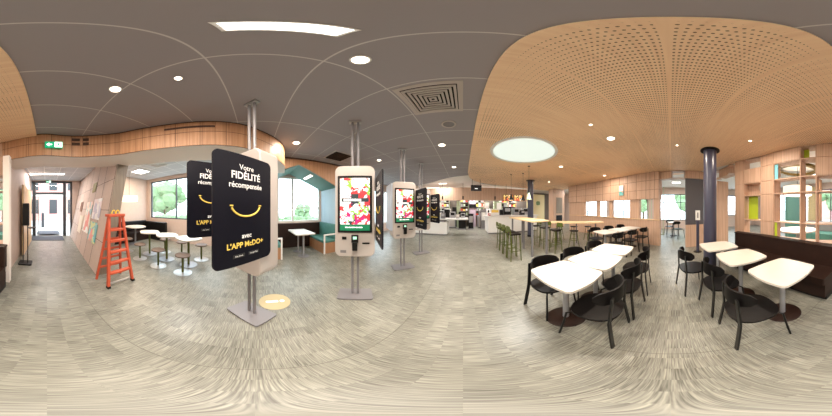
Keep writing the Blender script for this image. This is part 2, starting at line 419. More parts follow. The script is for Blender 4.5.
# panel joints, then painted dark of the slots
inn = offset(bl, -0.004)
def strip(i0, i1, z0, z1, m):
    q = inn[i0:i1+1]; k = len(q)
    mb.add([(p.x, p.y, z0) for p in q] + [(p.x, p.y, z1) for p in q], [(i, k+i, k+i+1, i+1) for i in range(k-1)], m)
strip(0, n-1, 2.495, 2.508, 2); strip(0, n-1, 2.982, CEIL, 2); strip(0, n-1, 2.77, 2.777, 2)
for i in list(range(2, n-1, 5)):
    a, b = inn[i], inn[i+1]; d = (b-a).normalized()*0.006
    mb.add([(a.x, a.y, 2.5), (a.x+d.x, a.y+d.y, 2.5), (a.x+d.x, a.y+d.y, CEIL), (a.x, a.y, CEIL)], [(0, 1, 2, 3)], 2)
inn = offset(bl, -0.006)
strip(17, 20, 2.86, 2.93, 2); strip(21, 23, 2.86, 2.93, 2); strip(17, 20, 2.76, 2.83, 2); strip(21, 23, 2.76, 2.83, 2)  # flat dark strips paint the shade inside the open slots
strip(40, 50, 2.86, 2.90, 2)  # shade of the long recess, painted as a dark strip
struct(mb, 'trim_1', ['bulk', 'soffit', 'seam'])

# --- outer walls
def wall_x(x0, x1, ya, yb, holes, name, mats, z1=CEIL):
    """wall in the plane x, with window holes [(y0,y1,z0,z1)] sorted by y"""
    mb = MB(); y = ya
    for h in holes:
        if h[0] > y: mb.box(x0, x1, y, h[0], 0, z1)
        if h[2] > 0: mb.box(x0, x1, h[0], h[1], 0, h[2])
        if h[3] < z1: mb.box(x0, x1, h[0], h[1], h[3], z1)
        y = h[1]
    if yb > y: mb.box(x0, x1, y, yb, 0, z1)
    return struct(mb, name, mats)
def wall_y(y0, y1, xa, xb, holes, name, mats, z1=CEIL):
    mb = MB(); x = xa
    for h in holes:
        if h[0] > x: mb.box(x, h[0], y0, y1, 0, z1)
        if h[2] > 0: mb.box(h[0], h[1], y0, y1, 0, h[2])
        if h[3] < z1: mb.box(h[0], h[1], y0, y1, h[3], z1)
        x = h[1]
    if xb > x: mb.box(x, xb, y0, y1, 0, z1)
    return struct(mb, name, mats)
WN = [0]
def window_x(x, y0, y1, z0, z1, mull, fm='frame', tr=(), w=0.05):
    WN[0] += 1
    f = MB()
    f.box(x-.04, x+.04, y0, y0+w, z0, z1); f.box(x-.04, x+.04, y1-w, y1, z0, z1)
    f.box(x-.04, x+.04, y0+w, y1-w, z0, z0+w); f.box(x-.04, x+.04, y0+w, y1-w, z1-w, z1)
    for m_ in mull: f.box(x-.035, x+.035, m_-w/2, m_+w/2, z0+w, z1-w)
    for t in tr: f.box(x-.03, x+.03, y0+w, y1-w, t-.02, t+.02)
    o = struct(f, 'window_%d' % WN[0], fm)
    MB().box(x-.004, x+.004, y0+w, y1-w, z0+w, z1-w).build('pane', 'glass', o)
    return o
def window_y(y, x0, x1, z0, z1, mull, fm='frame', tr=(), w=0.05):
    WN[0] += 1
    f = MB()
    f.box(x0, x0+w, y-.04, y+.04, z0, z1); f.box(x1-w, x1, y-.04, y+.04, z0, z1)
    f.box(x0+w, x1-w, y-.04, y+.04, z0, z0+w); f.box(x0+w, x1-w, y-.04, y+.04, z1-w, z1)
    for m_ in mull: f.box(m_-w/2, m_+w/2, y-.035, y+.035, z0+w, z1-w)
    for t in tr: f.box(x0+w, x1-w, y-.03, y+.03, t-.02, t+.02)
    o = struct(f, 'window_%d' % WN[0], fm)
    MB().box(x0+w, x1-w, y-.004, y+.004, z0+w, z1-w).build('pane', 'glass', o)
    return o

XL = -4.8
wall_x(XL-.2, XL, -5.3, 11.2, [(-4.85, -1.05, 1.0, 2.84), (0.1, 2.6, 0.95, 2.7), (3.9, 8.2, 0.5, 2.6)], 'wall_left', 'wall')
window_x(XL-.1, -4.85, -1.05, 1.0, 2.84, (-3.3, -2.0))
window_x(XL-.1, 0.1, 2.6, 0.95, 2.7, (0.62, 0.85, 1.42), fm='wframe', tr=(1.5,), w=0.07)
window_x(XL-.1, 3.9, 8.2, 0.5, 2.6, (4.8, 6.0, 7.2), fm='wframe', w=0.08)
wall_y(-5.3, -5.1, XL-.2, -1.95, [], 'wall_back', 'wall')
# entry wall with glazed door
wall_y(-7.2, -7.0, -2.3, 9.7, [(-1.35, 1.0, 0.0, 2.95), (1.9, 4.4, 0.5, 2.6), (5.2, 8.2, 0.5, 2.6)], 'wall_entry', 'wall')
window_y(-7.1, 1.9, 4.4, 0.5, 2.6, (2.7, 3.6)); window_y(-7.1, 5.2, 8.2, 0.5, 2.6, (6.2, 7.2))
struct(MB().box(-2.3, -2.1, -7.0, -5.3, 0, CEIL), 'wall_porch', 'wall')
d = MB()
for x0, x1 in ((-1.35, -1.25), (-1.02, -0.86), (0.60, 0.78), (0.92, 1.0)): d.box(x0, x1, -7.16, -7.02, 0, 2.95)
d.box(-1.25, .92, -7.15, -7.03, 2.85, 2.95); d.box(-.86, .6, -7.15, -7.03, 2.22, 2.34)
dd = struct(d, 'door_1', 'frame')
MB().box(-.86, .6, -7.10, -7.085, 2.34, 2.85).build('transom_pane', 'glass', dd)
MB().box(-1.25, -1.02, -7.10, -7.085, 0.02, 2.85).build('side_pane', 'glass', dd)
MB().box(.78, .92, -7.10, -7.085, 0.02, 2.85).build('side_pane', 'glass', dd)
# sliding leaf pushed back behind the left post
MB().box(.42, .46, -7.14, -7.08, 0.02, 2.2).box(.46, .58, -7.115, -7.105, 0.1, 2.15, 1).build('sliding_leaf', ['alu', 'glass'], dd)
wall_y(11.0, 11.2, -5.0, 9.7, [], 'wall_kitchen', 'kwall')
wall_x(9.5, 9.7, -7.2, 11.2, [(-5.5, -3.0, 0.9, 2.5), (-1.6, 1.0, 0.6, 2.5), (1.7, 4.6, 0.6, 2.4), (5.0, 7.8, 0.6, 2.4)], 'wall_right', 'wall')
window_x(9.6, -5.5, -3.0, .9, 2.5, (-4.2,)); window_x(9.6, -1.6, 1.0, .6, 2.5, (-.7, .2), tr=(1.9,))
window_x(9.6, 1.7, 4.6, .6, 2.4, (2.6, 3.6)); window_x(9.6, 5.0, 7.8, .6, 2.4, (6.0, 7.0))

# --- booth alcove: timber front with a gabled opening, teal lining
fx = -3.6; ry, rz_, ey, ez = 1.26, 2.80, 2.62, 2.2
ly = -0.1
mb = MB()
mb.yz([(0.80, 2.62), (ry, rz_), (ey, ez), (ey, 0), (4.05, 0), (4.05, CEIL), (0.80, CEIL)], fx-.06, fx, 0)
mb.yz([(0.78, 2.955), (4.06, 2.955), (4.06, CEIL), (0.78, CEIL)], fx, fx+.012, 1)
struct(mb, 'wall_alcove', ['bulk', 'seam'])
mb = MB()   # sloping teal lining
mb.yz([(ry, rz_), (ey, ez), (ey, ez+.04), (ry, rz_+.04)], XL, fx-.06, 0)
mb.yz([(ly, ez), (ry, rz_), (ry, rz_+.04), (ly, ez+.04)], XL, fx-.06, 0)
struct(mb, 'trim_2', 'teal')
struct(MB().box(XL, fx-.06, ey, ey+.08, 0, ez+.02), 'wall_alcove_right', 'blue')
struct(MB().box(XL, fx-.06, ly-.08, ly, 0, ez), 'wall_alcove_left', 'teal')
sl = thing('strip_light', 'slim lit strip light set in the sloping teal alcove roof', 'light', (-4.05, 1.78, 2.6))
sl.rotation_euler = (-math.atan2(rz_-ez, ey-ry), 0, 0)
sl.location = (-4.15, 1.75, rz_-(1.75-ry)*(rz_-ez)/(ey-ry)-.012)
MB().box(-.32, .32, -.06, .06, -.012, 0.008).build('housing', 'white', sl)
MB().box(-.30, .30, -.045, .045, -.016, -.012).build('diffuser', 'emit', sl)
struct(MB().box(XL, fx, 4.05, 4.15, 0, CEIL), 'wall_alcove_side', 'wall')

# leaning partition on the right of the entrance
def lean(y, z): return -0.98 - 0.055*(-y-2.5) - 0.2*z
mb = MB()
pv = []
for z in (0, CEIL-.02):
    for y in (-2.5, -7.0):
        pv += [(lean(y, z), y, z), (lean(y, z)-.28, y, z)]
mb.add(pv, [(0, 1, 3, 2), (4, 6, 7, 5), (0, 2, 6, 4), (1, 5, 7, 3), (2, 3, 7, 6)], 0)
mb.add(pv, [(0, 4, 5, 1)], 1)
for y in (-2.52, -3.1, -3.7, -4.4, -5.2, -6.1, -6.98):
    mb.add([(lean(y, 0)+.004, y, 0), (lean(y, 0)+.004, y-.015, 0), (lean(y, 2.98)+.004, y-.015, 2.98), (lean(y, 2.98)+.004, y, 2.98)], [(0, 1, 2, 3)], 2)
for z in (0.75, 1.45, 2.15):
    mb.add([(lean(-2.5, z)+.004, -2.5, z), (lean(-7, z)+.004, -7, z), (lean(-7, z+.01)+.004, -7, z+.01), (lean(-2.5, z+.01)+.004, -2.5, z+.01)], [(0, 1, 2, 3)], 2)
struct(mb, 'wall_partition', ['wall', 'greywood', 'seam'])

# low divider and pillar left of the entrance
struct(MB().seg((0.665, -2.34), (0.79, -2.34), 0.12, 0, 2.5), 'wall_pillar', 'soffit')
struct(MB().box(0.82, 0.88, -7.0, -2.95, 0, CEIL), 'wall_entry_side', 'wall')

# ================================================================== ROOM DIVIDER SHELF
pts = {735: (3.52, -1.85), 743: (3.27, -2.0), 761: (2.74, -2.20), 772: (2.34, -2.27), 800: (1.62, -2.38), 816: (1.27, -2.46), 832: (0.80, -2.6)}
cols = [pts[k] for k in (735, 743, 761, 772, 800, 816, 832)]
ZR = [0.75, 1.16, 1.85, 2.2, 2.62, 2.955]
sh = thing('room_divider', 'pale wood room divider of open and panelled cells behind the brown banquette', 'shelving', (2.3, -2.3, 0))
shp = Vector((2.3, -2.3))
def L(p): return (p[0]-2.3, p[1]+2.3)
DP = 0.32
for i, p in enumerate(cols):
    a = cols[max(i-1, 0)]; b = cols[min(i+1, len(cols)-1)]
    t = (Vector(b)-Vector(a)).normalized(); nrm = Vector((-t.y, t.x))
    if nrm.y > 0: nrm = -nrm
    q = Vector(p) + nrm*DP
    MB().seg(L(Vector(p) + nrm*.015), L(q), 0.025, 0.75, 2.955).build('upright', 'wallwood', sh)
for z in ZR[1:-1] + [2.94]:
    for a, b in zip(cols[:-1], cols[1:]):
        t_ = (Vector(b)-Vector(a)).normalized(); o_ = Vector((-t_.y, t_.x))*.015
        MB().seg(L(Vector(a)+o_), L(Vector(b)+o_), DP-.015, z-.012, z+.012, side=1.0).build('shelf_board', 'wallwood', sh)
for a, b in zip(cols[:-1], cols[1:]):
    MB().seg(L(a), L(b), DP, 0.0, 0.75, side=1.0).build('plinth_panel', 'wallwood', sh)
solid = {0: [0, 1, 2, 3, 4], 1: [3], 2: [0, 1, 2, 3, 4], 3: [4], 4: [], 5: [3, 4]}
for ci, rows in solid.items():
    for r_ in rows:
        a, b = cols[ci], cols[ci+1]
        t_ = (Vector(b)-Vector(a)).normalized()*.008; a = Vector(a)+t_; b = Vector(b)-t_
        MB().seg(L(a), L(b), 0.03, ZR[r_]+.006, ZR[r_+1]-.006, side=1.0).build('infill_panel', 'wallwood', sh)
def infill(ci, r_, f0, f1, m, lab, depth=0.22):
    a, b = Vector(cols[ci]), Vector(cols[ci+1]); t = (b-a).normalized(); nn = Vector((-t.y, t.x))
    if nn.y > 0: nn = -nn
    p, q = a + (b-a)*f0 + nn*depth, a + (b-a)*f1 + nn*depth
    o = MB().seg(L(p), L(q), 0.015, ZR[r_]+.012, ZR[r_+1]-.012).build('coloured_panel', m, sh); o['label'] = lab
infill(1, 1, 0.05, 0.62, 'lime', 'lime green back panel')
infill(4, 4, 0.05, 0.42, 'lime', 'lime glass panel near the ceiling')
infill(3, 3, 0.03, 0.16, mat('cyan panel', (0.2, 0.55, 0.65), 0.4), 'cyan edge panel', 0.05)
infill(3, 0, 0.03, 0.12, 'lime', 'narrow lime panel', 0.05)
infill(1, 2, 0.0, 0.7, 'wallwood', 'wood back panel', 0.25)

# wall behind the column and the pass-through wall
mb = MB()
mb.seg((4.88, -0.55), (5.02, -1.45), 0.1, 0, 0.87, 0, side=1).seg((4.88, -0.55), (5.02, -1.45), 0.1, 0.87, 2.62, 1, side=1)
mb.seg((5.02, -1.45), (5.1, -2.35), 0.1, 0, 2.62, 0, side=1)
struct(mb, 'wall_panelled', ['wallwood', 'darkwall'])
# hanging box shelves along the top of that wall
PW = [(6.5, 6.2), (6.3, 3.9), (5.85, 2.3), (5.35, 0.95), (5.15, 0.42)]
hb = thing('hanging_box_shelf', 'row of open wooden boxes hung under the ceiling above the far opening', 'shelving', (5.0, -1, 2.64))
def HL(p): return (p[0]-5.0, p[1]+1)
hp = [(5.15, 0.42), (5.02, 0.0), (4.92, -0.55), (5.0, -1.3), (4.6, -1.75), (4.1, -1.85), (3.8, -1.80)]
for i, (a, b) in enumerate(zip(hp[:-1], hp[1:])):
    MB().seg(HL(a), HL(b), .3, 0, 0.02, side=1).build('box_board', 'wallwood', hb); MB().seg(HL(a), HL(b), .3, 0.29, .31, side=1).build('box_board', 'wallwood', hb)
    t = (Vector(b)-Vector(a)).normalized(); nn = Vector((-t.y, t.x))
    q = Vector(a) + nn*.3
    MB().seg(HL(a), HL(q), .02, 0.02, .29).build('box_divider', 'wallwood', hb)
    if i in (0, 2, 4):
        MB().seg(HL(a), HL(b), .02, 0.02, .29, side=1).build('box_front', 'wallwood', hb)

# pass-through wall: low wall, posts and upper cupboards
mb = MB(); ub = MB()
for a, b in zip(PW[:-1], PW[1:]):
    mb.seg(a, b, .12, 0, 1.02, 0); mb.seg(a, b, .2, 1.02, 1.05, 1)
    ub.seg(a, b, .3, 1.86, 2.955, 0)
    ub.seg(a, b, .31, 2.22, 2.228, 1).seg(a, b, .31, 2.6, 2.608, 1)
    k = 3
    for i in range(k):
        p = Vector(a) + (Vector(b)-Vector(a))*i/k; q = p + (Vector(b)-Vector(a)).normalized()*.008
        ub.seg(p, q, .31, 1.86, 2.95, 1)
struct(mb, 'wall_low', ['wallwood', 'ltwood'])
struct(ub, 'wall_upper', ['wallwood', 'seam'])
pm = MB()
for a, b, w in (((5.15, .42), (5.24, .66), .14), ((5.5, 1.3), (5.66, 1.78), .14), ((6.0, 2.8), (6.06, 3.0), .14), ((6.26, 3.75), (6.3, 3.9), .14), ((6.38, 4.8), (6.5, 6.2), .14)):
    pm.seg(a, b, w, 1.05, 1.86)
struct(pm, 'trim_3', 'wallwood')
tg = thing('wall_picture', 'blue and white picture on the upper cupboards between the windows', 'picture')
MB().seg((5.68, 2.32), (5.60, 2.08), .03, 2.05, 2.55).build('frame', 'wallwood', tg)
MB().seg((5.655, 2.335), (5.575, 2.095), .01, 2.27, 2.53).build('print', ART[1], tg)
MB().seg((5.655, 2.335), (5.575, 2.095), .01, 2.07, 2.25).build('print', ART[2], tg)

# ================================================================== COLUMNS
def column(x, y, label):
    t = thing('round_column', label, 'column', (x, y, 0))
    MB().cyl((0, 0, 0), (0, 0, 2.952), .155, n=32).build('shaft', 'column', t, smooth=True)
    MB().lathe([(.156, 2.93), (.23, 2.93), (.23, 2.953), (.156, 2.953)]).build('collar', 'black', t)
    MB().lathe([(.156, .001), (.17, .001), (.17, .08), (.156, .08)]).build('base_ring', 'black', t)
column(3.0, -0.91, 'dark blue round column rising behind the row of three single tables')
column(3.38, 6.05, 'dark round column at the end of the high wooden table')

# ================================================================== KIOSKS
def make_poster(parent, x, dz, name='poster'):
    ps = MB(); W, H = 0.60, 0.88
    pl = rrect(-.62, -.03, 1.045, 1.925, .05)
    o = MB().yz(pl, x-.006, x+.006).build(name, 'poster', parent)
    o.location.z = dz; o['label'] = 'black loyalty poster with white and yellow print'
    cy = -.325
    for sgn in (1, -1):
        # text right-direction: seen from +x side it runs along +y
        rx = Vector((0, sgn, 0)); up = Vector((0, 0, 1)); nz = Vector((sgn, 0, 0))
        def mx(y, z):
            m = Matrix((( rx.x, up.x, nz.x, x + sgn*.0075), (rx.y, up.y, nz.y, y), (rx.z, up.z, nz.z, z), (0, 0, 0, 1)))
            return m
        text('Votre', .062, 'ink', o, mx(cy, 1.815))
        text('FIDÉLITÉ', .078, 'ink', o, mx(cy, 1.745), bold=.0012)
        text('récompensée', .062, 'ink', o, mx(cy, 1.672), bold=.0006)
        text('avec', .056, 'ink', o, mx(cy, 1.285), bold=.0008)
        text("L'APP McDO+", .062, 'gold', o, mx(cy, 1.215), bold=.0012)
        s = MB()
        arc = [(cy + .15*math.cos(R(a)), 1.53 + .15*.62*math.sin(R(a))) for a in range(195, 346, 10)]
        s.tube([(x + sgn*.0065, p[0], p[1]) for p in arc], .008, n=6)
        for e_, sg in ((arc[0], -1), (arc[-1], 1)):
            s.tube([(x + sgn*.0065, e_[0] - .014, e_[1]+.012-sg*.0), (x+sgn*.0065, e_[0]+.014, e_[1]+.012)], .006, n=6)
        s.build('smile', 'gold', o)
        b = MB()
        for off in (-.075, .075):
            b.box(x+sgn*.0065-.001, x+sgn*.0065+.001, cy+off-.055, cy+off+.055, 1.115, 1.145)
        b.build('store_badge', mat('badge black', (0.02, .02, .02), .3), o)
        for off in (-.075, .075):
            text(('App Store', 'Google Play')[(off*sgn) > 0], .018, 'ink', o, mx(cy+off, 1.13))
    return o

def make_kiosk(loc, label, posters, pale=False):
    k = thing('self_order_kiosk', label, 'kiosk', loc, R(45), 'order kiosks in the row along the left')
    MB().prism(rrect(-.25, .25, -.16, .16, .03), 0.0, .028).build('base_plate', 'greymetal', k, bevel=.004)
    for s in (-1, 1):
        MB().cyl((s*.042, .02, .028), (s*.042, .02, .86), .02).build('pole', 'greymetal', k, smooth=True)
        MB().cyl((s*.042, .02, 2.05), (s*.042, .02, 2.975), .02).build('ceiling_pole', 'greymetal', k, smooth=True)
    MB().box(-.09, .09, -.02, .06, 2.975, 2.997).build('ceiling_bracket', 'alu', k)
    MB().xz(rrect(-.275, .275, .80, 2.10, .085, 8), -.14, .14).build('body', 'silver', k, bevel=.012)
    sc_ = MB().xz(rrect(-.235, .235, 1.16, 1.95, .012, 3), -.152, -.138).build('screen', 'black', k)
    MB().box(-.203, .203, -.1545, -.152, 1.275, 1.915).build('display', 'screen', sc_)
    MB().box(-.203, .203, -.1545, -.152, 1.19, 1.275).build('display_band', 'screen_green', sc_)
    MB().box(-.18, .19, -.156, -.1545, 1.585, 1.635).box(-.05, .05, -.1557, -.1545, 1.56, 1.69).build('display_ribbon', 'screen_dark', sc_)
    lt = MB()
    xx = -.15
    for w in (.03, .02, .035, .03, .025, .04, .03, .03): lt.box(xx, xx+w-.006, -.157, -.156, 1.595, 1.623); xx += w
    lt.build('title_marks', 'screen_ink', sc_); lt = MB(); xx = -.13
    for w in (.05, .03, .06, .04, .06): lt.box(xx, xx+w-.008, -.156, -.1545, 1.228, 1.241); xx += w
    lt.build('button_marks', 'screen_ink', sc_)
    cr = MB().box(-.047, .047, -.175, -.138, 1.02, 1.13).box(-.035, .035, -.20, -.15, .91, 1.03).build('card_reader', 'black', k, bevel=.006)
    MB().box(-.025, .025, -.1775, -.175, 1.07, 1.11).build('reader_display', mat('lit reader', (.4, .8, .6), .3, emit=.5), cr)
    MB().box(-.175, -.115, -.15, -.138, 1.06, 1.10).build('scanner', 'black', k)
    MB().box(.10, .20, -.146, -.138, .995, 1.015).build('receipt_slot', 'black', k)
    MB().box(-.2, -.12, -.143, -.138, .86, .9).build('sticker', 'greymetal', k)
    for x, dz in posters: make_poster(k, x, dz)
    if pale: MB().yz(rrect(-.12, .42, .98, 2.06, .04), -.31, -.28).build('side_panel', mat('glare toned side panel', (.5, .56, .66), .3), k)['label'] = 'silver side panel painted pale blue for glare'  # glare on the silver kiosk side is put into this pale blue
    return k
make_kiosk((-1.47, -0.05, 0), 'nearest silver order kiosk, its screen side masked by a large black loyalty poster', [(.30, 0), (-.31, .12)])
make_kiosk((-1.42, 1.34, 0), 'silver order kiosk facing the room with a full salad picture on its lit screen', [(.30, 0)])
make_kiosk((-1.38, 2.82, 0), 'second silver kiosk with a lit screen, a side panel painted pale for glare and one black poster', [(.30, 0)], True)
make_kiosk((-1.33, 4.05, 0), 'farthest silver order kiosk in the row, mostly behind a black poster', [(.30, 0)])
fs = thing('floor_sticker', 'round yellow sticker with a pale figure on the floor by the nearest kiosk', 'floor sticker', (-1.74, .26, 0.001))
MB().lathe([(0.0001, .002), (.21, .002), (.21, 0)], n=40).build('disc', 'sticker', fs)
MB().prism(rrect(-.03, .03, -.12, .05, .02), .002, .003).lathe([(0.0001, .003), (.035, .003), (.035, .002)], (0, .1), 20).build('pictogram', 'white', fs)

# ================================================================== LEFT ZONE
# stepladder
def make_ladder(loc, rz, label):
    t = thing('stepladder', label, 'ladder', loc, rz)
    H = 1.36
    for s in (-1, 1):
        MB().add([(s*.26-.022, .0, 0), (s*.26+.022, .0, 0), (s*.15+.022, -.17, H), (s*.15-.022, -.17, H),
                  (s*.26-.022, -.05, 0), (s*.26+.022, -.05, 0), (s*.15+.022, -.21, H), (s*.15-.022, -.21, H)],
                 [(0, 1, 2, 3), (5, 4, 7, 6), (0, 3, 7, 4), (1, 5, 6, 2), (0, 4, 5, 1), (3, 2, 6, 7)]).build('front_rail', 'orange', t)
        MB().add([(s*.28-.018, -.42, 0), (s*.28+.018, -.42, 0), (s*.13+.018, -.23, H-.03), (s*.13-.018, -.23, H-.03),
                  (s*.28-.018, -.46, 0), (s*.28+.018, -.46, 0), (s*.13+.018, -.27, H-.03), (s*.13-.018, -.27, H-.03)],
                 [(0, 1, 2, 3), (5, 4, 7, 6), (0, 3, 7, 4), (1, 5, 6, 2), (0, 4, 5, 1), (3, 2, 6, 7)]).build('rear_rail', 'orange', t)
        MB().box(s*.26-.028, s*.26+.028, -.06, .012, 0, .045).build('foot', 'black', t)
    for i, z in enumerate((.3, .5, .7, .9, 1.1)):
        w = .26 - .11*z/H - .02; y = -.17*z/H
        MB().box(-w, w, y-.07, y+.015, z-.015, z+.018).build('tread', 'orange', t)
        yb = -.42 + .19*z/H
        MB().box(-w-.01, w+.01, yb-.035, yb-.012, z-.02, z+.02).build('rear_brace', 'orange', t)
    MB().box(-.2, .2, -.06, -.03, .07, .1).build('spreader', 'alu', t)
    MB().box(-.18, .18, -.29, -.14, H-.02, H+.03).build('top_cap', 'orange', t, bevel=.01)
    h = MB()
    for s in (-.045, .045):
        h.tube([(s + .04*math.cos(R(a)), -.2, H+.03+.07*math.sin(R(a))) for a in range(0, 181, 20)], .009)
    o = h.build('yellow_handle', 'yellow', t); o['label'] = 'yellow double arch handle'
    return t
make_ladder((-1.23, -1.93, 0), R(4), 'orange fibreglass stepladder standing at the end of the leaning partition')

# cloud shaped tables with fixed stools
def cloud_table(loc, rz, label):
    t = thing('scalloped_table', label, 'table', loc, rz, 'white scalloped tables in the left zone')
    pl = []
    for i in range(60):
        a = 2*PI*i/60; r = .325 + .02*math.cos(4*a)
        pl.append((r*math.cos(a)*.95, r*math.sin(a)))
    MB().prism(pl, .72, .75).build('tabletop', 'top', t, bevel=.006)
    MB().cyl((0, 0, .015), (0, 0, .72), .03).build('pedestal', 'green', t, smooth=True)
    MB().lathe([(0.0001, .02), (.22, .012), (.22, 0)]).build('base', 'steel', t)
cloud_table((-2.92, -2.98, 0), .1, 'white scalloped table farthest from the kiosks in the left zone')
cloud_table((-2.9, -2.28, 0), .0, 'middle white scalloped table in the left zone row')
cloud_table((-2.88, -1.58, 0), .2, 'white scalloped table nearest the black poster in the left zone')
st = thing('round_stool', '', 'stool')
MB().lathe([(0.0001, .47), (.15, .47), (.17, .455), (.17, .435), (0.0001, .43)]).build('seat', mat('dark brown wood', (.11, .07, .05), .5), st, smooth=True)
MB().cyl((0, 0, .02), (0, 0, .43), .026).build('pedestal', 'green', st, smooth=True)
MB().lathe([(0.0001, .022), (.05, .022), (.2, .008), (.2, 0), (0.0001, 0)]).build('base', 'alu', st, smooth=True)
for i, (x, y, l) in enumerate([(-2.42, -2.86, 'round wooden stool with green post nearest the orange ladder'),
        (-2.4, -2.15, 'round wooden stool with green post in the middle of the near row'),
        (-2.42, -1.47, 'round wooden stool with green post closest to the black poster'),
        (-3.4, -2.75, 'round stool on the window side of the far scalloped table'),
        (-3.4, -2.1, 'round stool on the window side of the middle scalloped table'),
        (-3.38, -1.45, 'round stool on the window side of the near scalloped table'),
        (-2.55, -3.65, 'round stool standing alone in front of the back corner table')]):
    place(st, i == 0, (x, y, 0), 0, l, 'round stools of the left zone')
rt = thing('round_table', 'white round table before the dark corner sofa in the left zone', 'table', (-3.35, -4.25, 0))
MB().lathe([(0.0001, .75), (.42, .75), (.42, .72), (0.0001, .72)]).build('tabletop', 'top', rt)
MB().cyl((0, 0, .01), (0, 0, .72), .035).build('pedestal', 'greymetal', rt, smooth=True)
MB().lathe([(0.0001, .02), (.24, .01), (.24, 0)]).build('base', 'greymetal', rt)
sf = thing('corner_sofa', 'dark sofa against the back wall of the left zone', 'sofa', (-3.5, -4.8, 0))
MB().box(-1.1, 1.0, -.25, .25, .0, .44).build('seat', 'brownseat', sf, bevel=.03)
MB().box(-1.1, 1.0, -.29, -.12, .44, .88).build('backrest', 'black', sf, bevel=.03)
MB().box(-1.12, -.95, -.12, 1.2, .0, .86).build('side_back', 'black', sf, bevel=.03)
pn = thing('drum_pendant', 'white drum pendant lamp in the back corner of the left zone', 'lamp', (-3.0, -4.2, 1.75))
MB().lathe([(.33, 0), (.33, .22), (.32, .22), (.32, 0)], n=40).build('lamp_shade', 'shade', pn)
MB().cyl((0, 0, .2), (0, 0, 1.235), .006, n=6).build('cord', 'black', pn)
MB().cyl((0, 0, .08), (0, 0, .2), .04).build('lamp_bulb', 'emitwarm', pn)

# partition art
def art(y0, y1, z0, z1, m, label, name='wall_print'):
    mb = MB(); v = []
    for dx in (.006, .02):
        for (y, z) in ((y0, z0), (y1, z0), (y1, z1), (y0, z1)): v.append((lean(y, z)+dx, y, z))
    mb.add(v, [(0, 3, 2, 1), (4, 5, 6, 7), (0, 1, 5, 4), (1, 2, 6, 5), (2, 3, 7, 6), (3, 0, 4, 7)])
    tag(mb.build(name, m), label, 'picture')
art(-4.45, -3.75, .72, 1.7, ART[0], 'large red and pink print on the leaning partition wall')
art(-3.65, -3.0, 1.2, 1.75, ART[1], 'pale grey print above the teal one on the partition')
art(-3.65, -3.0, .6, 1.12, ART[2], 'teal print low on the partition beside the ladder')
art(-4.1, -3.75, 2.0, 2.3, mat('olive square', (.22, .17, .01), .5), 'olive yellow square panel high on the leaning partition', 'colour_plaque')
art(-5.6, -5.15, 1.35, 1.75, mat('brown square', (.2, .10, .06), .5), 'brown square panel on the partition toward the door', 'colour_plaque')
art(-5.3, -4.7, .55, 1.2, mat('cream square', (.7, .62, .5), .5), 'cream panel low on the partition toward the door', 'colour_plaque')

# entry things
tag(MB().box(-.8, .75, -6.95, -5.95, 0.0, .012).build('door_mat', 'mat', bevel=.003), 'dark grey door mat just inside the glass entrance', 'mat')
tag(MB().box(-.75, .6, -8.6, -7.6, -.02, .004).build('door_mat', 'mat', bevel=.003), 'grey door mat outside the glass entrance', 'mat')
hs = thing('dispenser_stand', 'black stand with a small tray left of the entrance corridor', 'stand', (0.55, -3.35, 0))
MB().prism(rrect(-.17, .17, -.15, .15, .04), 0, .03).build('base_plate', 'black', hs)
for s in (-.1, .1): MB().cyl((s*.6, 0, .03), (s*.6, 0, 1.35), .014, n=10).build('post', 'black', hs)
MB().box(-.1, .08, -.05, .05, 1.05, 1.62).build('dispenser', 'black', hs, bevel=.01)
MB().lathe([(0.0001, 1.0), (.11, 1.0), (.11, .98), (0.0001, .98)], (-.16, -.05), 20).build('tray', 'brownseat', hs)
dv = thing('timber_screen', 'light timber screen panel beside the entrance, behind the black stand', 'screen', (.72, -4.9, 0))
MB().box(-.03, .03, -1.0, 1.0, .02, 2.2).build('panel', 'ltwood', dv)
MB().box(-.05, .05, -1.0, 1.0, 0, .02).build('foot', 'greymetal', dv)

def exit_sign(loc, label, s=1.0, rz=0):
    t = thing('exit_sign', label, 'sign', loc, rz)
    MB().box(-.16*s, .16*s, -.02, .02, -.065*s, .065*s).build('housing', 'exit', t)
    # faces +y
    MB().box(-.15*s, -.015*s, .02, .0215, -.058*s, .058*s).build('figure_panel', 'exitw', t)
    MB().ball((-.085*s, .022, .035*s), .012*s, 8).box(-.10*s, -.07*s, .0215, .023, -.02*s, .02*s).box(-.125*s, -.10*s, .0215, .023, -.045*s, -.02*s).box(-.07*s, -.05*s, .0215, .023, -.045*s, -.02*s).build('figure', 'exit', t)
    MB().xz([(.03*s, -.012*s), (.08*s, -.012*s), (.08*s, -.04*s), (.135*s, 0), (.08*s, .04*s), (.08*s, .012*s), (.03*s, .012*s)], .02, .0225).build('arrow', 'exitw', t)
exit_sign((-.12, -2.36, 2.72), 'green exit sign on the timber bulkhead above the entrance corridor')
exit_sign((-.08, -6.96, 2.9), 'small green exit sign above the glass entrance door', .8)

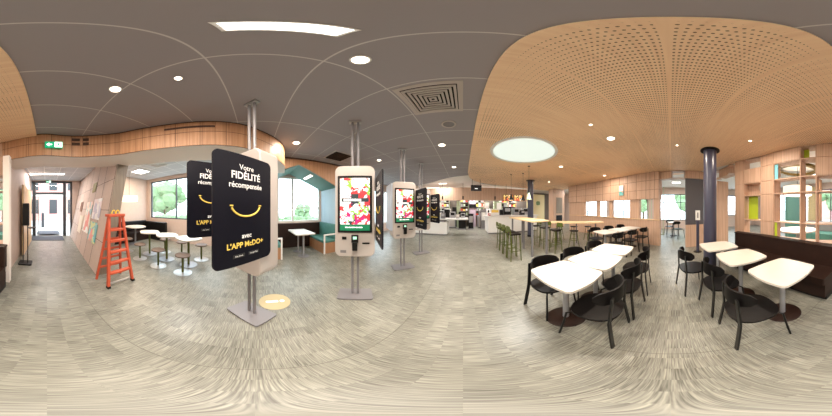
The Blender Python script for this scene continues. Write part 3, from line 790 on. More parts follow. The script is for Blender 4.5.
# ceiling light helpers
def area(parent, size, power, col=(1, .9, .78), z=-.01, shape='DISK', sy=None, spread=None):
    l = bpy.data.lights.new('lamp', 'AREA'); l.shape = shape; l.size = size; l.energy = power; l.color = col
    if sy: l.size_y = sy
    if spread: l.spread = spread
    o = bpy.data.objects.new('lamp', l); C.objects.link(o); o.parent = parent; o.location = (0, 0, z)
    return o
def downlight(x, y, z, r, label, power, warm=True, group='recessed ceiling spotlights'):
    t = thing('downlight', label, 'ceiling light', (x, y, z), 0, group)
    MB().lathe([(r, -.008), (r*1.25, -.008), (r*1.25, -.0005), (r, -.0005)], n=24).build('rim', 'white', t)
    MB().lathe([(0.0001, -.004), (r, -.004)], n=24).build('lens', 'emitwarm' if warm else 'emit', t)
    if power: area(t, r*2, power, (1, .86, .70) if warm else (1, .95, .9), z=-.012)
    return t
dz = CEIL
P0 = 26
downlight(-.59, -1.04, dz, .05, 'bright spotlight in the grey ceiling toward the entrance', P0)
downlight(-.51, .52, dz, .05, 'bright spotlight in the grey ceiling in front of the second kiosk', P0)
downlight(-.84, -.55, dz, .028, 'tiny spotlight between the bright one and the first kiosk pole', P0*.4)
downlight(-2.66, .86, dz, .07, 'round downlight above the booth alcove corner', P0)
downlight(-.46, 2.87, dz, .07, 'round downlight in the grey ceiling nearer the speaker', P0)
downlight(-.32, 4.68, dz, .07, 'round downlight in the grey ceiling before the kitchen', P0)
downlight(-2.35, 3.2, dz, .06, 'round downlight beyond the second kiosk', P0)
wz_ = 2.955
downlight(2.25, 1.1, wz_, .07, 'largest downlight in the timber ceiling over the white tables', P0)
downlight(1.64, 1.14, wz_, .025, 'tiny spotlight beside the largest one in the timber ceiling', P0*.6)
downlight(2.83, -.13, wz_, .025, 'tiny spotlight in the timber ceiling before the dark column', P0*.8)
downlight(3.03, 3.32, wz_, .06, 'downlight in the timber ceiling just beyond the glowing disc', P0)
downlight(5.1, 2.8, wz_, .06, 'downlight in the timber ceiling near the far wall', P0)
downlight(2.16, -1.47, wz_, .03, 'small spotlight in the timber ceiling over the banquette', P0)
downlight(4.4, 5.8, wz_, .06, 'downlight in the timber ceiling behind the high table', P0)
# strip above the camera
t = thing('strip_light', 'short lit strip light almost overhead in the grey ceiling', 'ceiling light', (-.295, .08, dz))
MB().box(-.055, .055, -.17, .17, -.01, -.0005).build('housing', 'white', t); MB().box(-.042, .042, -.155, .155, -.014, -.01).build('diffuser', 'emit', t)
area(t, .08, 22, (1, .95, .9), -.02, 'RECTANGLE', .3)
# big glowing disc
t = thing('disc_light', 'large round glowing light panel in the timber ceiling', 'ceiling light', (1.44, 2.9, 2.955))
MB().lathe([(.75, -.012), (.815, -.03), (.825, 0), (.75, 0)], n=56).build('rim', 'white', t, smooth=True)
MB().lathe([(0.0001, -.006), (.76, -.006)], n=56).build('diffuser', mat('lit pale disc', (.4, .45, .42), .5, emit=0.62, ecol=(.88, 1, .92)), t)
area(t, .95, 90, (1, .97, .93), -.035)
# entrance strip and left zone panels
def panel(x, y, z, sx, sy, label, power, group=None, col=(1, .95, .9)):
    t = thing('panel_light', label, 'ceiling light', (x, y, z), 0, group)
    MB().box(-sx/2, sx/2, -sy/2, sy/2, -.012, -.0005).build('housing', 'white', t)
    MB().box(-sx/2+.02, sx/2-.02, -sy/2+.02, sy/2-.02, -.016, -.012).build('diffuser', 'emit', t)
    area(t, sx, power, col, -.022, 'RECTANGLE', sy)
panel(0, -5.6, 2.985, 1.5, .28, 'long lit panel across the entrance corridor ceiling', 60)
panel(-3.1, -1.9, 2.985, .55, .55, 'square lit panel above the scalloped tables', 55)
panel(-3.4, -4.0, 2.985, .55, .55, 'square lit panel toward the back corner of the left zone', 50, col=(1, .8, .6))
panel(-4.2, -.5, 2.985, .4, .4, 'small square panel near the left window wall', 25)
G = 'added panel lights over the kitchen'  # lamps added to light the kitchen
panel(-2.2, 9.4, 2.98, 1.0, .3, 'added lit panel over the kitchen, left end', 90, G)
panel(1.0, 9.6, 2.98, 1.0, .3, 'added lit panel over the kitchen, middle', 110, G)
panel(4.2, 10.0, 2.98, 1.0, .3, 'added lit panel over the kitchen, right end', 90, G)
panel(-1.2, 7.8, 2.98, .5, .2, 'small added lit panel above the left service counter', 40, G)
G = 'added panel lights in the rooms behind the wall'  # lamps added to brighten the side rooms
panel(2.6, -5.2, 2.98, .5, .5, 'added square panel behind the round pendant room', 60, G)
panel(5.5, -4.3, 2.98, .5, .5, 'added square panel in the room beyond the divider corner', 70, G)
panel(7.6, -.3, 2.98, .5, .5, 'added square panel beyond the far opening', 70, G)
panel(7.9, 3.2, 2.98, .5, .5, 'added square panel beyond the pass-through windows', 60, G)
panel(8.0, 7.2, 2.98, .5, .5, 'added square panel in the far right room', 50, G)

# vents and speaker
def vent(x, y, label, m1='silver'):
    t = thing('ceiling_vent', label, 'vent', (x, y, dz))
    MB().box(-.31, .31, -.31, .31, -.008, -.0005).build('frame', 'greywood' if False else 'silver', t)
    MB().box(-.26, .26, -.26, .26, -.010, -.008).build('dark_gap', 'black', t)
    for k in range(6):
        a = .25 - k*.042; b = a - .024
        r = MB()
        r.box(-a, a, -a, -b, -.03+.003*k, -.010).box(-a, a, b, a, -.03+.003*k, -.010).box(-a, -b, -b, b, -.03+.003*k, -.010).box(b, a, -b, b, -.03+.003*k, -.010)
        r.build('louvre', m1, t)
vent(-.31, 1.35, 'square louvred ceiling vent near the timber ceiling edge')
vent(-2.95, 2.15, 'square louvred ceiling vent above the alcove front', 'black')
vent(-3.2, -2.9, 'square ceiling vent over the left zone')
t = thing('ceiling_speaker', 'round ceiling speaker beside the louvred vent', 'speaker', (-.22, 2.03, dz))
MB().lathe([(.09, -.01), (.115, -.01), (.115, 0), (.09, 0)], n=28).build('ring', 'silver', t)
MB().lathe([(0.0001, -.006), (.09, -.006)], n=28).build('grille', 'greymetal', t)

# booth alcove furniture
def bench(y0, y1, back, label):
    t = thing('booth_bench', label, 'bench', (-4.1, (y0+y1)/2, 0)); h = (y1-y0)/2
    MB().box(-.59, .5, -h, h, 0, .36).build('plinth', 'bulk', t)
    MB().box(-.59, .5, -h, h, .36, .45).build('seat_cushion', 'tealseat', t, bevel=.02)
    MB().box(-.59, .5, h-.12 if back > 0 else -h, h if back > 0 else -h+.12, .45, .95).build('backrest', 'tealseat', t, bevel=.02)
    f = MB(); ys = (-h, h-.04)
    f.box(.5, .54, -h, h, .62, .66).box(.5, .54, -h, -h+.04, 0, .62).box(.5, .54, h-.04, h, 0, .62)
    f.build('arm_frame', 'white', t)
bench(.12, .75, -1, 'teal booth bench on the left of the alcove table')
bench(2.05, 2.6, 1, 'teal booth bench on the right of the alcove table')
tag(MB().box(-4.78, -4.70, .13, 2.6, 0, .93).build('bench_back', 'brownseat', bevel=.01), 'dark brown padded back panel under the alcove window', 'seating panel')
bt = thing('booth_table', 'white rectangular table between the two teal alcove benches', 'table', (-3.95, 1.42, 0))
MB().prism(rrect(-.48, .48, -.3, .3, .05), .72, .75).build('tabletop', 'top', bt, bevel=.005)
for s in (-.25, .25):
    MB().cyl((s, 0, .01), (s, 0, .72), .028).build('leg', 'steel', bt, smooth=True)
    MB().lathe([(0.0001, .02), (.17, .01), (.17, 0)], (s, 0)).build('base', 'greymetal', bt)

# ================================================================== DINING
ch = thing('dining_chair', '', 'chair')
def make_chair(t):
    sp = []
    for i in range(36):
        a = 2*PI*i/36; c, s = math.cos(a), math.sin(a); e = 2.6
        sp.append((.225*abs(c)**(2/e)*(1 if c > 0 else -1), .215*abs(s)**(2/e)*(1 if s > 0 else -1)+.0))
    MB().prism(sp, .438, .462).build('seat', 'chair', t, bevel=.008)
    # curved back band
    v = []; k = 14
    for i in range(k+1):
        a = R(-158 + 136*i/k); tpr = .12*math.sqrt(max(0, 1-((i-k/2)/(k/2))**4))*.5 + .02
        for r in (.235, .25):
            for z in (.735 - tpr, .735 + tpr): v.append((r*math.cos(a), .02 + r*math.sin(a)*.98, z))
    f = []
    for i in range(k):
        a, b = i*4, (i+1)*4
        f += [(a, a+1, b+1, b), (a+2, b+2, b+3, a+3), (a+1, a+3, b+3, b+1), (a, b, b+2, a+2)]
    f += [(0, 2, 3, 1), (k*4, k*4+1, k*4+3, k*4+2)]
    MB().add(v, f).build('backrest', 'chair', t, smooth=True)
    for s in (-1, 1):
        MB().tube([(s*.15, .13, .435), (s*.2, .19, .40), (s*.235, .235, 0.0)], .011).build('leg', 'black', t, smooth=True)
        q = MB()
        a = [(s*.225, -.22, 0), (s*.19, -.18, .43), (s*.17, -.195, .75)]
        w = .022
        vv = []
        for (x, y, z) in a: vv += [(x-w, y-.007, z), (x+w, y-.007, z), (x+w, y+.007, z), (x-w, y+.007, z)]
        q.add(vv, [(3, 2, 1, 0), (8, 9, 10, 11)] + [(i*4+j, i*4+(j+1) % 4, i*4+4+(j+1) % 4, i*4+4+j) for i in range(2) for j in range(4)])
        q.build('leg', 'black', t)
    MB().tube([(-.15, .13, .43), (.15, .13, .43)], .01).build('cross_bar', 'black', t); MB().tube([(-.19, -.18, .43), (.19, -.18, .43)], .01).build('cross_bar', 'black', t)
make_chair(ch)
FRC = 'black chairs round the near row of white tables'; BQ = 'black chairs facing the banquette tables'; FAR = 'black chairs round the farther slanted table row'
cl = [(.98, .60, 0.08, 'black chair nearest the camera at the joined white tables, back to us', FRC),
      (1.53, .58, -.05, 'second black chair along the near side of the joined tables', FRC),
      (2.12, .57, .05, 'third black chair, farthest on the near side of the joined tables', FRC),
      (1.0, 1.30, PI+.05, 'black chair at the kitchen side of the joined tables, nearest the camera end', FRC),
      (1.58, 1.34, PI-.06, 'middle black chair at the kitchen side of the joined tables', FRC),
      (2.2, 1.33, PI, 'black chair at the far end of the kitchen side of the joined tables', FRC),
      (.93, -.64, PI-.12, 'large looking black chair in front of the nearest banquette table', BQ),
      (1.57, -.62, PI+.1, 'black chair in front of the middle banquette table', BQ),
      (2.17, -.36, PI+.25, 'black chair in front of the farthest banquette table', BQ)]
dx, dy = .93, -.37; th = math.atan2(dy, dx)
for i in range(3):
    cx, cy = 3.66 + .64*i*dx, 1.98 + .64*i*dy
    nm = ('nearest', 'middle', 'farthest')[i]
    cl.append((cx + .37*dy*1.25, cy - .37*dx*1.25, th+.05, 'black chair on the near side of the slanted row, its %s place' % nm, FAR))
    cl.append((cx - .37*dy*1.25, cy + .37*dx*1.25, th+PI, 'black chair on the far side of the slanted row, its %s place' % nm, FAR))
G2 = 'dark chairs in the room beyond the far opening'
cl += [(6.6, -.35, 2.2, 'dark chair beyond the far opening, left of its table', G2), (7.6, .1, -1.2, 'dark chair beyond the far opening, right of its table', G2)]
for i, (x, y, a, l, g) in enumerate(cl): place(ch, i == 0, (x, y, 0), a, l, g)

tb = thing('square_table', '', 'table')
def bulge(w, h, b=.035, r=.06):
    """soft square with slightly bowed sides"""
    out = []
    for p in rrect(-w, w, -h, h, r, 5): out.append(p)
    res = []
    n_ = len(out)
    for i in range(n_):
        a, b2 = Vector(out[i]), Vector(out[(i+1) % n_]); res.append((a.x, a.y))
        if (b2-a).length > .1:
            for k in range(1, 8):
                q = a + (b2-a)*k/8; nr = Vector((0, 1 if q.y > 0 else -1)) if abs(a.y-b2.y) < .01 else Vector((1 if q.x > 0 else -1, 0))
                q = q + nr*b*math.sin(PI*k/8); res.append((q.x, q.y))
    return res
MB().prism(bulge(.27, .31, .02), .725, .75).build('tabletop', 'top', tb, bevel=.005)
MB().cyl((0, 0, .01), (0, 0, .725), .034, n=20).build('pedestal', 'steel', tb, smooth=True)
MB().lathe([(0.0001, .016), (.2, .012), (.215, 0.001)], n=36).build('base', 'brownseat', tb, smooth=True)
MB().box(-.2, .2, -.025, .025, .7, .725).build('bearer', 'black', tb)
NR = 'joined white tables'; BT = 'white tables along the banquette'; FT = 'white tables of the slanted row'
tl = [(.985, 1.0, 0, 'white square table nearest the camera in the joined row of three', NR), (1.565, 1.0, 0, 'middle white table in the joined row of three', NR),
      (2.145, 1.0, 0, 'far end white table in the joined row of three', NR),
      (1.0, -1.12, .07, 'white table with rounded corners nearest the camera by the banquette', BT),
      (1.72, -1.0, .03, 'middle white table by the banquette', BT), (2.42, -.9, .1, 'white table by the banquette in front of the dark column', BT)]
for i in range(3):
    tl.append((3.66 + .64*i*dx, 1.98 + .64*i*dy, th, '%s white table in the slanted row of the mid dining area' % ('nearest', 'middle', 'farthest')[i], FT))
tl += [(7.1, -.15, .2, 'white table beyond the far opening in the next room', None), (7.6, 2.6, 0, 'white table seen through the pass-through, right one', 'white tables behind the pass-through wall'),
       (7.8, 4.3, 0, 'white table seen through the pass-through, left one', 'white tables behind the pass-through wall')]
for i, (x, y, a, l, g) in enumerate(tl): place(tb, i == 0, (x, y, 0), a, l, g)

# banquette
bq = thing('banquette', 'dark brown leather banquette along the wooden room divider', 'bench', (1.9, -1.95, 0))
path = [(3.2, -1.72), (2.72, -1.95), (2.3, -2.06), (1.6, -2.14), (1.2, -2.14), (.68, -2.12)]
pa = [Vector((p[0]-1.9, p[1]+1.95)) for p in smoothline(path, 3)]
def ribbon(off0, off1, z0, z1, name, m, bev=.02):
    a = offset(pa, off0); b = offset(pa, off1); poly = [(p.x, p.y) for p in a] + [(p.x, p.y) for p in b[::-1]]
    ar = sum(poly[i][0]*poly[(i+1) % len(poly)][1]-poly[(i+1) % len(poly)][0]*poly[i][1] for i in range(len(poly)))
    if ar < 0: poly = poly[::-1]
    return MB().prism(poly, z0, z1).build(name, m, bq, bevel=bev)
ribbon(0.06, -.08, .44, .82, 'backrest', 'brownseat'); ribbon(.08, -.10, .82, .85, 'back_cap', 'brownseat', .005)
ribbon(.0, -.54, .34, .46, 'seat_cushion', 'brownseat'); ribbon(.0, -.5, .08, .34, 'plinth', 'brownseat', .005); ribbon(.0, -.45, 0, .08, 'kick_board', 'black', .002)

# high table with green stools
ht = thing('high_table', 'high light wood table with dark legs before the kitchen counter', 'table', (2.2, 4.25, 0))
MB().prism(rrect(-.31, .31, -.98, .98, .05), 1.08, 1.12).build('tabletop', 'ltwood', ht, bevel=.005)
for x, y in ((-.27, -.9), (-.1, .0), (-.2, .85), (.25, -.9), (.25, .85)):
    MB().box(x-.025, x+.025, y-.025, y+.025, 0, 1.08).build('leg', 'greymetal', ht)
bs = thing('bar_stool', '', 'stool')
MB().prism(rrect(-.15, .15, -.16, .16, .05), .76, .79).build('seat', 'chair', bs, bevel=.008)
for x, y in ((-.14, -.14), (.14, -.14), (-.14, .14), (.14, .14)):
    MB().tube([(x*.85, y*.85, .76), (x*1.08, y*1.08, 0)], .014).build('leg', 'green', bs, smooth=True)
MB().tube([(-.145, -.145, .3), (.145, -.145, .3), (.145, .145, .3), (-.145, .145, .3), (-.145, -.145, .3)], .009).build('footrest', 'green', bs)
MB().xz(rrect(-.14, .14, .86, 1.0, .05), -.19, -.17).build('backrest', 'green', bs)
for q in (-.12, .12): MB().box(q-.012, q+.012, -.17, -.145, .76, .9).build('back_post', 'green', bs)
SG = 'green bar stools on the left of the high wooden table'; SR = 'bar stools on the right of the high wooden table'
ords = ['nearest', 'second', 'third', 'farthest']
bl_ = [(1.38, 3.4 + .38*i, -PI/2, '%s olive green bar stool on the counter-side left of the high table' % ords[i], SG) for i in range(4)]
bl_ += [(2.82, 3.35 + .62*i, PI/2, '%s olive green bar stool on the right of the high table' % ords[i], SR) for i in range(3)]
for i, (x, y, a, l, g) in enumerate(bl_): place(bs, i == 0, (x, y, 0), a, l, g)
# long communal table
lc = thing('communal_table', 'long light wood communal table in the middle of the dining room', 'table', (4.15, 3.6, 0), math.atan2(-1.55, 1.4))
MB().box(-1.1, 1.1, -.3, .3, .88, .93).build('tabletop', 'ltwood', lc, bevel=.005)
for x in (-.8, 0, .8):
    MB().cyl((x, 0, .01), (x, 0, .88), .03).build('leg', 'greymetal', lc, smooth=True)
    MB().lathe([(0.0001, .02), (.2, .005)], (x, 0), 24).build('base', 'greymetal', lc)
rs = thing('round_bar_stool', '', 'stool')
MB().lathe([(0.0001, .66), (.16, .66), (.17, .645), (.15, .63), (0.0001, .63)]).build('seat', 'chair', rs, smooth=True)
for k in range(4):
    a = PI/4 + k*PI/2
    MB().tube([(.09*math.cos(a), .09*math.sin(a), .63), (.2*math.cos(a), .2*math.sin(a), 0)], .011).build('leg', 'green', rs)
MB().lathe([(.145, .3), (.16, .3), (.16, .315), (.145, .315)], n=24).build('footrest', 'green', rs)
ux, uy = 1.4/2.09, -1.55/2.09
for i, k in enumerate((-.75, -.1, .55, -.75, -.1, .55)):
    s = -1 if i < 3 else 1
    place(rs, i == 0, (4.15+ux*k + uy*.58*-s, 3.6+uy*k + ux*.58*s, 0), 0,
          '%s round stool on the %s side of the long communal table' % (('left', 'middle', 'right')[i % 3], 'near' if s < 0 else 'window'), 'round stools at the communal table')
# pendants over the high table
def pend(x, y, zb, label, m='palegreen'):
    t = thing('cone_pendant', label, 'lamp', (x, y, zb), 0, 'small pendants over the high table')
    MB().lathe([(.02, .24), (.035, .2), (.09, 0), (.084, 0), (.03, .19)], n=24).build('lamp_shade', m, t, smooth=True)
    MB().cyl((0, 0, .22), (0, 0, 2.952-zb), .004, n=6).build('cord', 'black', t)
    MB().cyl((0, 0, 2.935-zb), (0, 0, 2.953-zb), .04, n=16).build('canopy', 'black', t)
    MB().ball((0, 0, .05), .03, 10).build('lamp_bulb', 'emitwarm', t)
pend(2.12, 3.9, 1.78, 'pale green cone pendant in front of the dark far column')
pend(2.37, 4.86, 1.8, 'black cone pendant, second along the high table', 'black')
pend(2.0, 5.25, 1.85, 'black cone pendant over the far end of the high table', 'black')

# notice on post beside the column
nt_ = thing('notice_stand', 'white notice on a dark post in front of the anthracite panel', 'sign', (4.3, -.88, 0))
MB().cyl((0, 0, 0), (0, 0, 1.1), .05).build('post', 'column', nt_, smooth=True)
MB().lathe([(0.0001, .02), (.14, .01), (.14, 0)]).build('base', 'black', nt_)
n2 = MB().box(-.012, .012, -.075, .075, 1.1, 1.42).build('notice', 'white', nt_)
MB().box(-.014, -.012, -.02, .02, 1.17, 1.35).build('printed_mark', 'greymetal', n2)

# side room behind the divider
t = thing('round_table', 'large white round table behind the wooden room divider', 'table', (2.65, -3.75, 0))
MB().lathe([(0.0001, .76), (.66, .76), (.66, .72), (0.0001, .72)], n=44).build('tabletop', 'white', t)
MB().cyl((0, 0, .01), (0, 0, .72), .06).build('pedestal', 'steel', t, smooth=True)
MB().lathe([(0.0001, .03), (.32, .01), (.32, 0)]).build('base', 'steel', t)
t = thing('drum_pendant', 'wide cream drum pendant over the round table behind the divider', 'lamp', (2.65, -3.75, 1.93))
MB().lathe([(.5, 0), (.5, .3), (.49, .3), (.49, 0)], n=44).build('lamp_shade', 'shade', t)
MB().lathe([(0.0001, .02), (.49, .02)], n=44).build('diffuser', 'emit', t)
MB().cyl((0, 0, .02), (0, 0, 1.05), .008, n=6).build('cord', 'black', t)
area(t, .8, 40, (1, .85, .65), -.03)
t = thing('ring_lamp', 'dark brass ring ceiling lamp above the drum pendant', 'lamp', (2.65, -3.75, 2.8))
MB().lathe([(.60, 0), (.74, 0), (.74, .09), (.60, .09), (.60, 0)], n=48).build('ring', 'brass', t, smooth=True)
for k in range(3):
    a = k*2*PI/3; MB().cyl((.67*math.cos(a), .67*math.sin(a), .09), (.67*math.cos(a), .67*math.sin(a), .178), .006, n=6).build('hanger', 'black', t)
def curtain(x0, x1, y, label, z0=.05, z1=2.75):
    pts_ = [(x0 + (x1-x0)*i/40, y + .035*math.sin(i*1.25)) for i in range(41)]
    back = [(p[0], p[1]-.012) for p in pts_[::-1]]
    tag(MB().prism((pts_+back)[::-1], z0, z1).build('curtain', 'curtain', smooth=True), label, 'curtain', 'beige curtains at the side room windows')
curtain(1.75, 2.35, -6.88, 'beige curtain at the left end of the side room window')
curtain(3.55, 4.1, -6.88, 'beige curtain near the middle of the side room window')
curtain(5.0, 5.5, -6.88, 'beige curtain at the right side room window')
tag(MB().box(4.0, 4.12, -6.2, -4.8, 0, 2.3).build('teal_screen', 'teal'), 'teal screen wall standing behind the round table', 'screen')
tag(MB().box(2.9, 3.06, -6.3, -6.1, 0, 2.98).build('timber_post', 'bulk'), 'orange timber post by the side room window', 'post')
t = thing('side_sofa', 'dark sofa behind the round table in the side room', 'sofa', (2.4, -5.2, 0))
MB().box(-.9, .9, -.3, .3, 0, .45).build('seat', 'tealseat', t, bevel=.03); MB().box(-.9, .9, -.35, -.2, .45, .9).build('backrest', 'greymetal', t, bevel=.03)
# slatted screen & wood panel beyond the far opening
t = thing('slatted_screen', 'tall pale slatted screen beyond the far opening', 'screen', (7.4, .9, 0))
for k in range(6): MB().box(-.02, .02, -.5+k*.17, -.46+k*.17, 0, 2.7).build('slat', 'palegreen', t)
MB().box(-.03, .03, -.52, .42, 0, .05).build('base_rail', 'palegreen', t)
tag(MB().box(6.0, 6.9, -1.12, -1.04, 0, 1.15).build('low_timber_screen', 'ltwood'), 'low light timber screen on the right of the far opening', 'screen')

# ================================================================== KITCHEN
struct(MB().box(-4.7, 4.3, 8.2, 8.5, 1.98, 2.78), 'trim_4', 'wallwood')
t = thing('service_counter', 'white service counter on the left, seen between kiosks and kitchen', 'counter', (-1.1, 7.6, 0))
MB().box(-1.6, .25, -.5, .5, .06, .72).build('body', 'white', t, bevel=.02); MB().box(-1.6, .2, -.46, .46, 0, .06).build('kick_board', 'greymetal', t)
MB().box(-1.7, 1.4, -.4, .55, .84, .92).build('worktop', 'white', t, bevel=.03); MB().box(-1.5, .1, -.3, .45, .72, .84).build('neck', 'greymetal', t)
t = thing('service_counter', 'white service counter on the right behind the green stools', 'counter', (3.0, 7.9, 0))
MB().box(-1.6, 1.6, -.55, .5, .06, 1.0).build('body', 'white', t, bevel=.04); MB().box(-1.7, 1.7, -.6, .5, 1.0, 1.06).build('worktop', 'white', t, bevel=.02)
MB().box(-1.55, 1.55, -.5, .45, 0, .06).build('kick_board', 'greymetal', t)
t = thing('hanging_screen', 'black information screen hanging above the gap between the counters', 'screen', (.66, 6.6, 2.36))
MB().box(-.27, .27, -.03, .03, 0, .30).build('display', 'black', t, bevel=.01); MB().box(-.07, .07, -.034, -.03, .1, .13).build('lit_text_line', 'screen_ink', t)
for s in (-.2, .2): MB().cyl((s, 0, .3), (s, 0, .61), .01, n=8).build('rod', 'black', t)
# back equipment
MB_ = [(-3.3, 1.2, 'steel'), (-1.9, 1.1, 'steel')]
def unit(name, label, cat, x, y, w, d_, h, body, parts):
    t = thing(name, label, cat, (x, y, 0))
    MB().box(-w/2, w/2, -d_/2, d_/2, .06, h).build('body', body, t, bevel=.01)
    MB().box(-w/2+.03, w/2-.03, -d_/2+.04, d_/2, 0, .06).build('plinth', 'black', t)
    for nm, m, x0, x1, z0, z1 in parts:
        MB().box(x0, x1, -d_/2-.02, -d_/2-.001, z0, z1).build(nm, m, t)
    return t
unit('prep_counter', 'steel preparation counter at the back, left of the lilac pillar', 'counter', -.9, 10.0, 2.0, .6, .92, 'steel', [('door', 'silver', -.9, -.35, .15, .8), ('door', 'silver', -.28, .28, .15, .8), ('door', 'black', .35, .95, .12, .85)])
unit('prep_counter', 'steel preparation counter at the back, right of the lilac pillar', 'counter', 1.75, 10.0, 1.3, .6, .92, 'steel', [('door', 'silver', -.6, -.03, .12, .82), ('door', 'silver', .03, .6, .12, .82)])
unit('back_cabinet', 'tall pale green cabinet with shelves at the back of the kitchen', 'cabinet', 2.75, 10.3, .6, .5, 2.0, 'palegreen', [('glass_door', 'white', -.22, .22, 1.0, 1.9), ('door', 'palegreen', -.24, .24, .2, .9)])
unit('fridge', 'tall steel fridge at the left back of the kitchen', 'fridge', -2.6, 10.3, .9, .7, 2.0, 'steel', [('door', 'steel', -.42, -.01, .1, 1.95), ('door', 'steel', .01, .42, .1, 1.95)])
unit('display_cabinet', 'lit pastry display cabinet on the right of the kitchen back', 'cabinet', 4.6, 10.2, 1.2, .6, 1.5, 'steel', [('lit_shelf', 'emitwarm', -.5, .5, 1.05, 1.1), ('glass_door', 'menu', -.55, .55, .6, 1.4)])
tag(MB().box(.5, .98, 10.2, 10.6, 0, 2.2).build('purple_lit_pillar', 'purple'), 'panelled pillar tinted lilac by painted purple light, in the centre of the kitchen back', 'pillar')
t = thing('wall_monitor', 'black monitor on the lilac pillar', 'screen', (.74, 10.17, 1.5)); MB().box(-.25, .25, -.03, .028, 0, .3).build('display', 'black', t)
for x, l in ((-.35, 'left'), (2.35, 'right')):
    t = thing('green_column', 'slim pale green column at the kitchen back, %s of the lilac pillar' % l, 'column', (x, 10.0-.5, 0)); MB().box(-.1, .1, -.1, .1, 0, 1.98).build('shaft', 'palegreen', t)
    MB().box(-.12, .12, -.12, .12, 0, .1).build('foot', 'steel', t)
# menu boards
for i, (x, l) in enumerate(((2.9, 'left'), (3.65, 'right'))):
    t = thing('menu_board', 'lit orange menu picture board above the right counter, %s one' % l, 'menu board', (x, 8.14, 1.95))
    MB().box(-.34, .34, 0, .055, .0, .42).build('frame', 'black', t); MB().box(-.32, .32, -.006, 0, .02, .40).build('picture', 'menu', t)
# things on the counters
def appliance(x, y, z, w, d_, h, body, label, name, cat, extra='black'):
    t = thing(name, label, cat, (x, y, z))
    MB().box(-w/2, w/2, -d_/2, d_/2, 0, h).build('body', body, t, bevel=.01)
    MB().box(-w*.38, w*.38, -d_/2-.012, -d_/2, h*.45, h*.85).build('front_panel', extra, t)
    MB().box(-w*.45, w*.45, -d_/2-.05, -d_/2, 0, h*.06).build('tray', 'steel', t)
appliance(-2.1, 7.7, .92, .4, .35, .4, 'white', 'white till terminal at the left end of the left counter', 'till', 'till')
appliance(-1.5, 7.7, .92, .5, .4, .3, 'white', 'white display box in the middle of the left counter', 'display_box', 'box', 'gold')
appliance(-.6, 7.8, .92, .3, .3, .36, 'steel', 'steel till on the left counter beside the display box', 'till', 'till')
appliance(0.0, 7.8, .92, .25, .25, .28, 'steel', 'small steel dispenser on the right part of the left counter', 'dispenser', 'dispenser')
appliance(1.9, 7.9, 1.06, .55, .4, .38, 'white', 'white display box on the left part of the right counter', 'display_box', 'box', 'gold')
appliance(2.7, 7.9, 1.06, .45, .4, .5, 'black', 'black coffee machine in the middle of the right counter', 'coffee_machine', 'coffee machine', 'steel')
appliance(3.3, 7.9, 1.06, .35, .4, .42, 'steel', 'steel coffee grinder beside the black machine', 'grinder', 'grinder')
appliance(4.0, 7.9, 1.06, .5, .4, .45, 'steel', 'steel espresso machine at the right end of the counter', 'coffee_machine', 'coffee machine')
for i, (x, z) in enumerate(((-1.6, .92), (-1.1, .92), (-.6, .92), (1.4, .92), (2.0, .92))):
    appliance(x, 10.0, z, .38, .4, .4 + .12*(i % 3), ('steel', 'white', 'black')[i % 3], ('steel fryer hood on the back left counter, leftmost', 'white oven on the back left counter', 'black warming cabinet on the back left counter', 'steel toaster on the back right counter', 'white microwave on the back right counter')[i], ('fryer', 'oven', 'warming_cabinet', 'toaster', 'microwave')[i], 'kitchen appliance')
for i, (x, y, z, w_, h, b, l, nm) in enumerate([
    (-1.1, 7.35, .92, .22, .3, 'greymetal', 'grey bottle crate at the left counter front', 'crate'),
    (-.95, 7.85, .92, .3, .5, 'black', 'black drinks tower on the left counter', 'drinks_tower'),
    (-.3, 7.5, .92, .2, .22, 'silver', 'small silver box near the lower worktop end', 'metal_box'),
    (.55, 9.3, .0, .35, 1.1, 'black', 'black waste trolley under the lilac pillar monitor', 'trolley'),
    (-.05, 9.2, .0, .5, 1.25, 'black', 'black tray cart left of the lilac pillar', 'tray_cart'),
    (1.45, 9.35, .0, .4, 1.4, 'greymetal', 'grey tray cart right of the lilac pillar', 'tray_cart'),
    (3.6, 7.55, 1.06, .25, .3, 'black', 'small black pot beside the coffee grinder', 'coffee_pot'),
    (2.3, 7.8, 1.06, .18, .34, 'black', 'narrow black card terminal on the right counter', 'card_terminal'),
    (1.5, 7.5, 1.06, .12, .14, 'red', 'small red box at the front of the right counter', 'small_box')]):
    appliance(x, y, z, w_, .3, h, b, l, nm, nm.replace('_', ' '), ('steel', 'black', 'white')[i % 3])
for i, (x, m_) in enumerate(((-1.45, 'palegreen'), (.1, 'palegreen'), (1.35, 'wallwood'), (3.3, 'palegreen'), (4.15, 'wallwood'))):
    t = thing('rack_shelving', '%s tall rack filled with kitchen goods at the back' % ('far left', 'second', 'third', 'fourth', 'far right')[i], 'rack', (x, 10.75, 0), 0, 'tall racks along the kitchen back wall')
    for s in (-.35, .33): MB().box(s, s+.03, -.15, .15, 0, 2.1).build('upright', m_, t)
    for k, z in enumerate((.9, 1.25, 1.6, 1.95)):
        MB().box(-.32, .33, -.15, .15, z, z+.025).build('shelf_board', 'steel', t)
        for j in range(3):
            hh = random.uniform(.12, .26); xx = -.28 + j*.2
            MB().box(xx, xx+.15, -.1, .1, z+.025, z+.025+hh).build('stored_box', ('white', 'black', 'red', 'steel', 'gold', 'palegreen')[(i+j*2+k) % 6], t)
for i, x in enumerate((-2.4, -1.2, 0.0, 1.9, 2.6)):
    t = thing('rod_pendant', 'thin dark rod lamp hanging before the timber header, number %s from the left' % ('one', 'two', 'three', 'four', 'five')[i], 'lamp', (x, 7.7, 2.0), 0, 'rod lamps before the kitchen header')
    MB().cyl((0, 0, .2), (0, 0, .97), .008, n=6).build('cord', 'black', t); MB().cyl((0, 0, 0), (0, 0, .2), .04).build('lamp_shade', 'black', t)
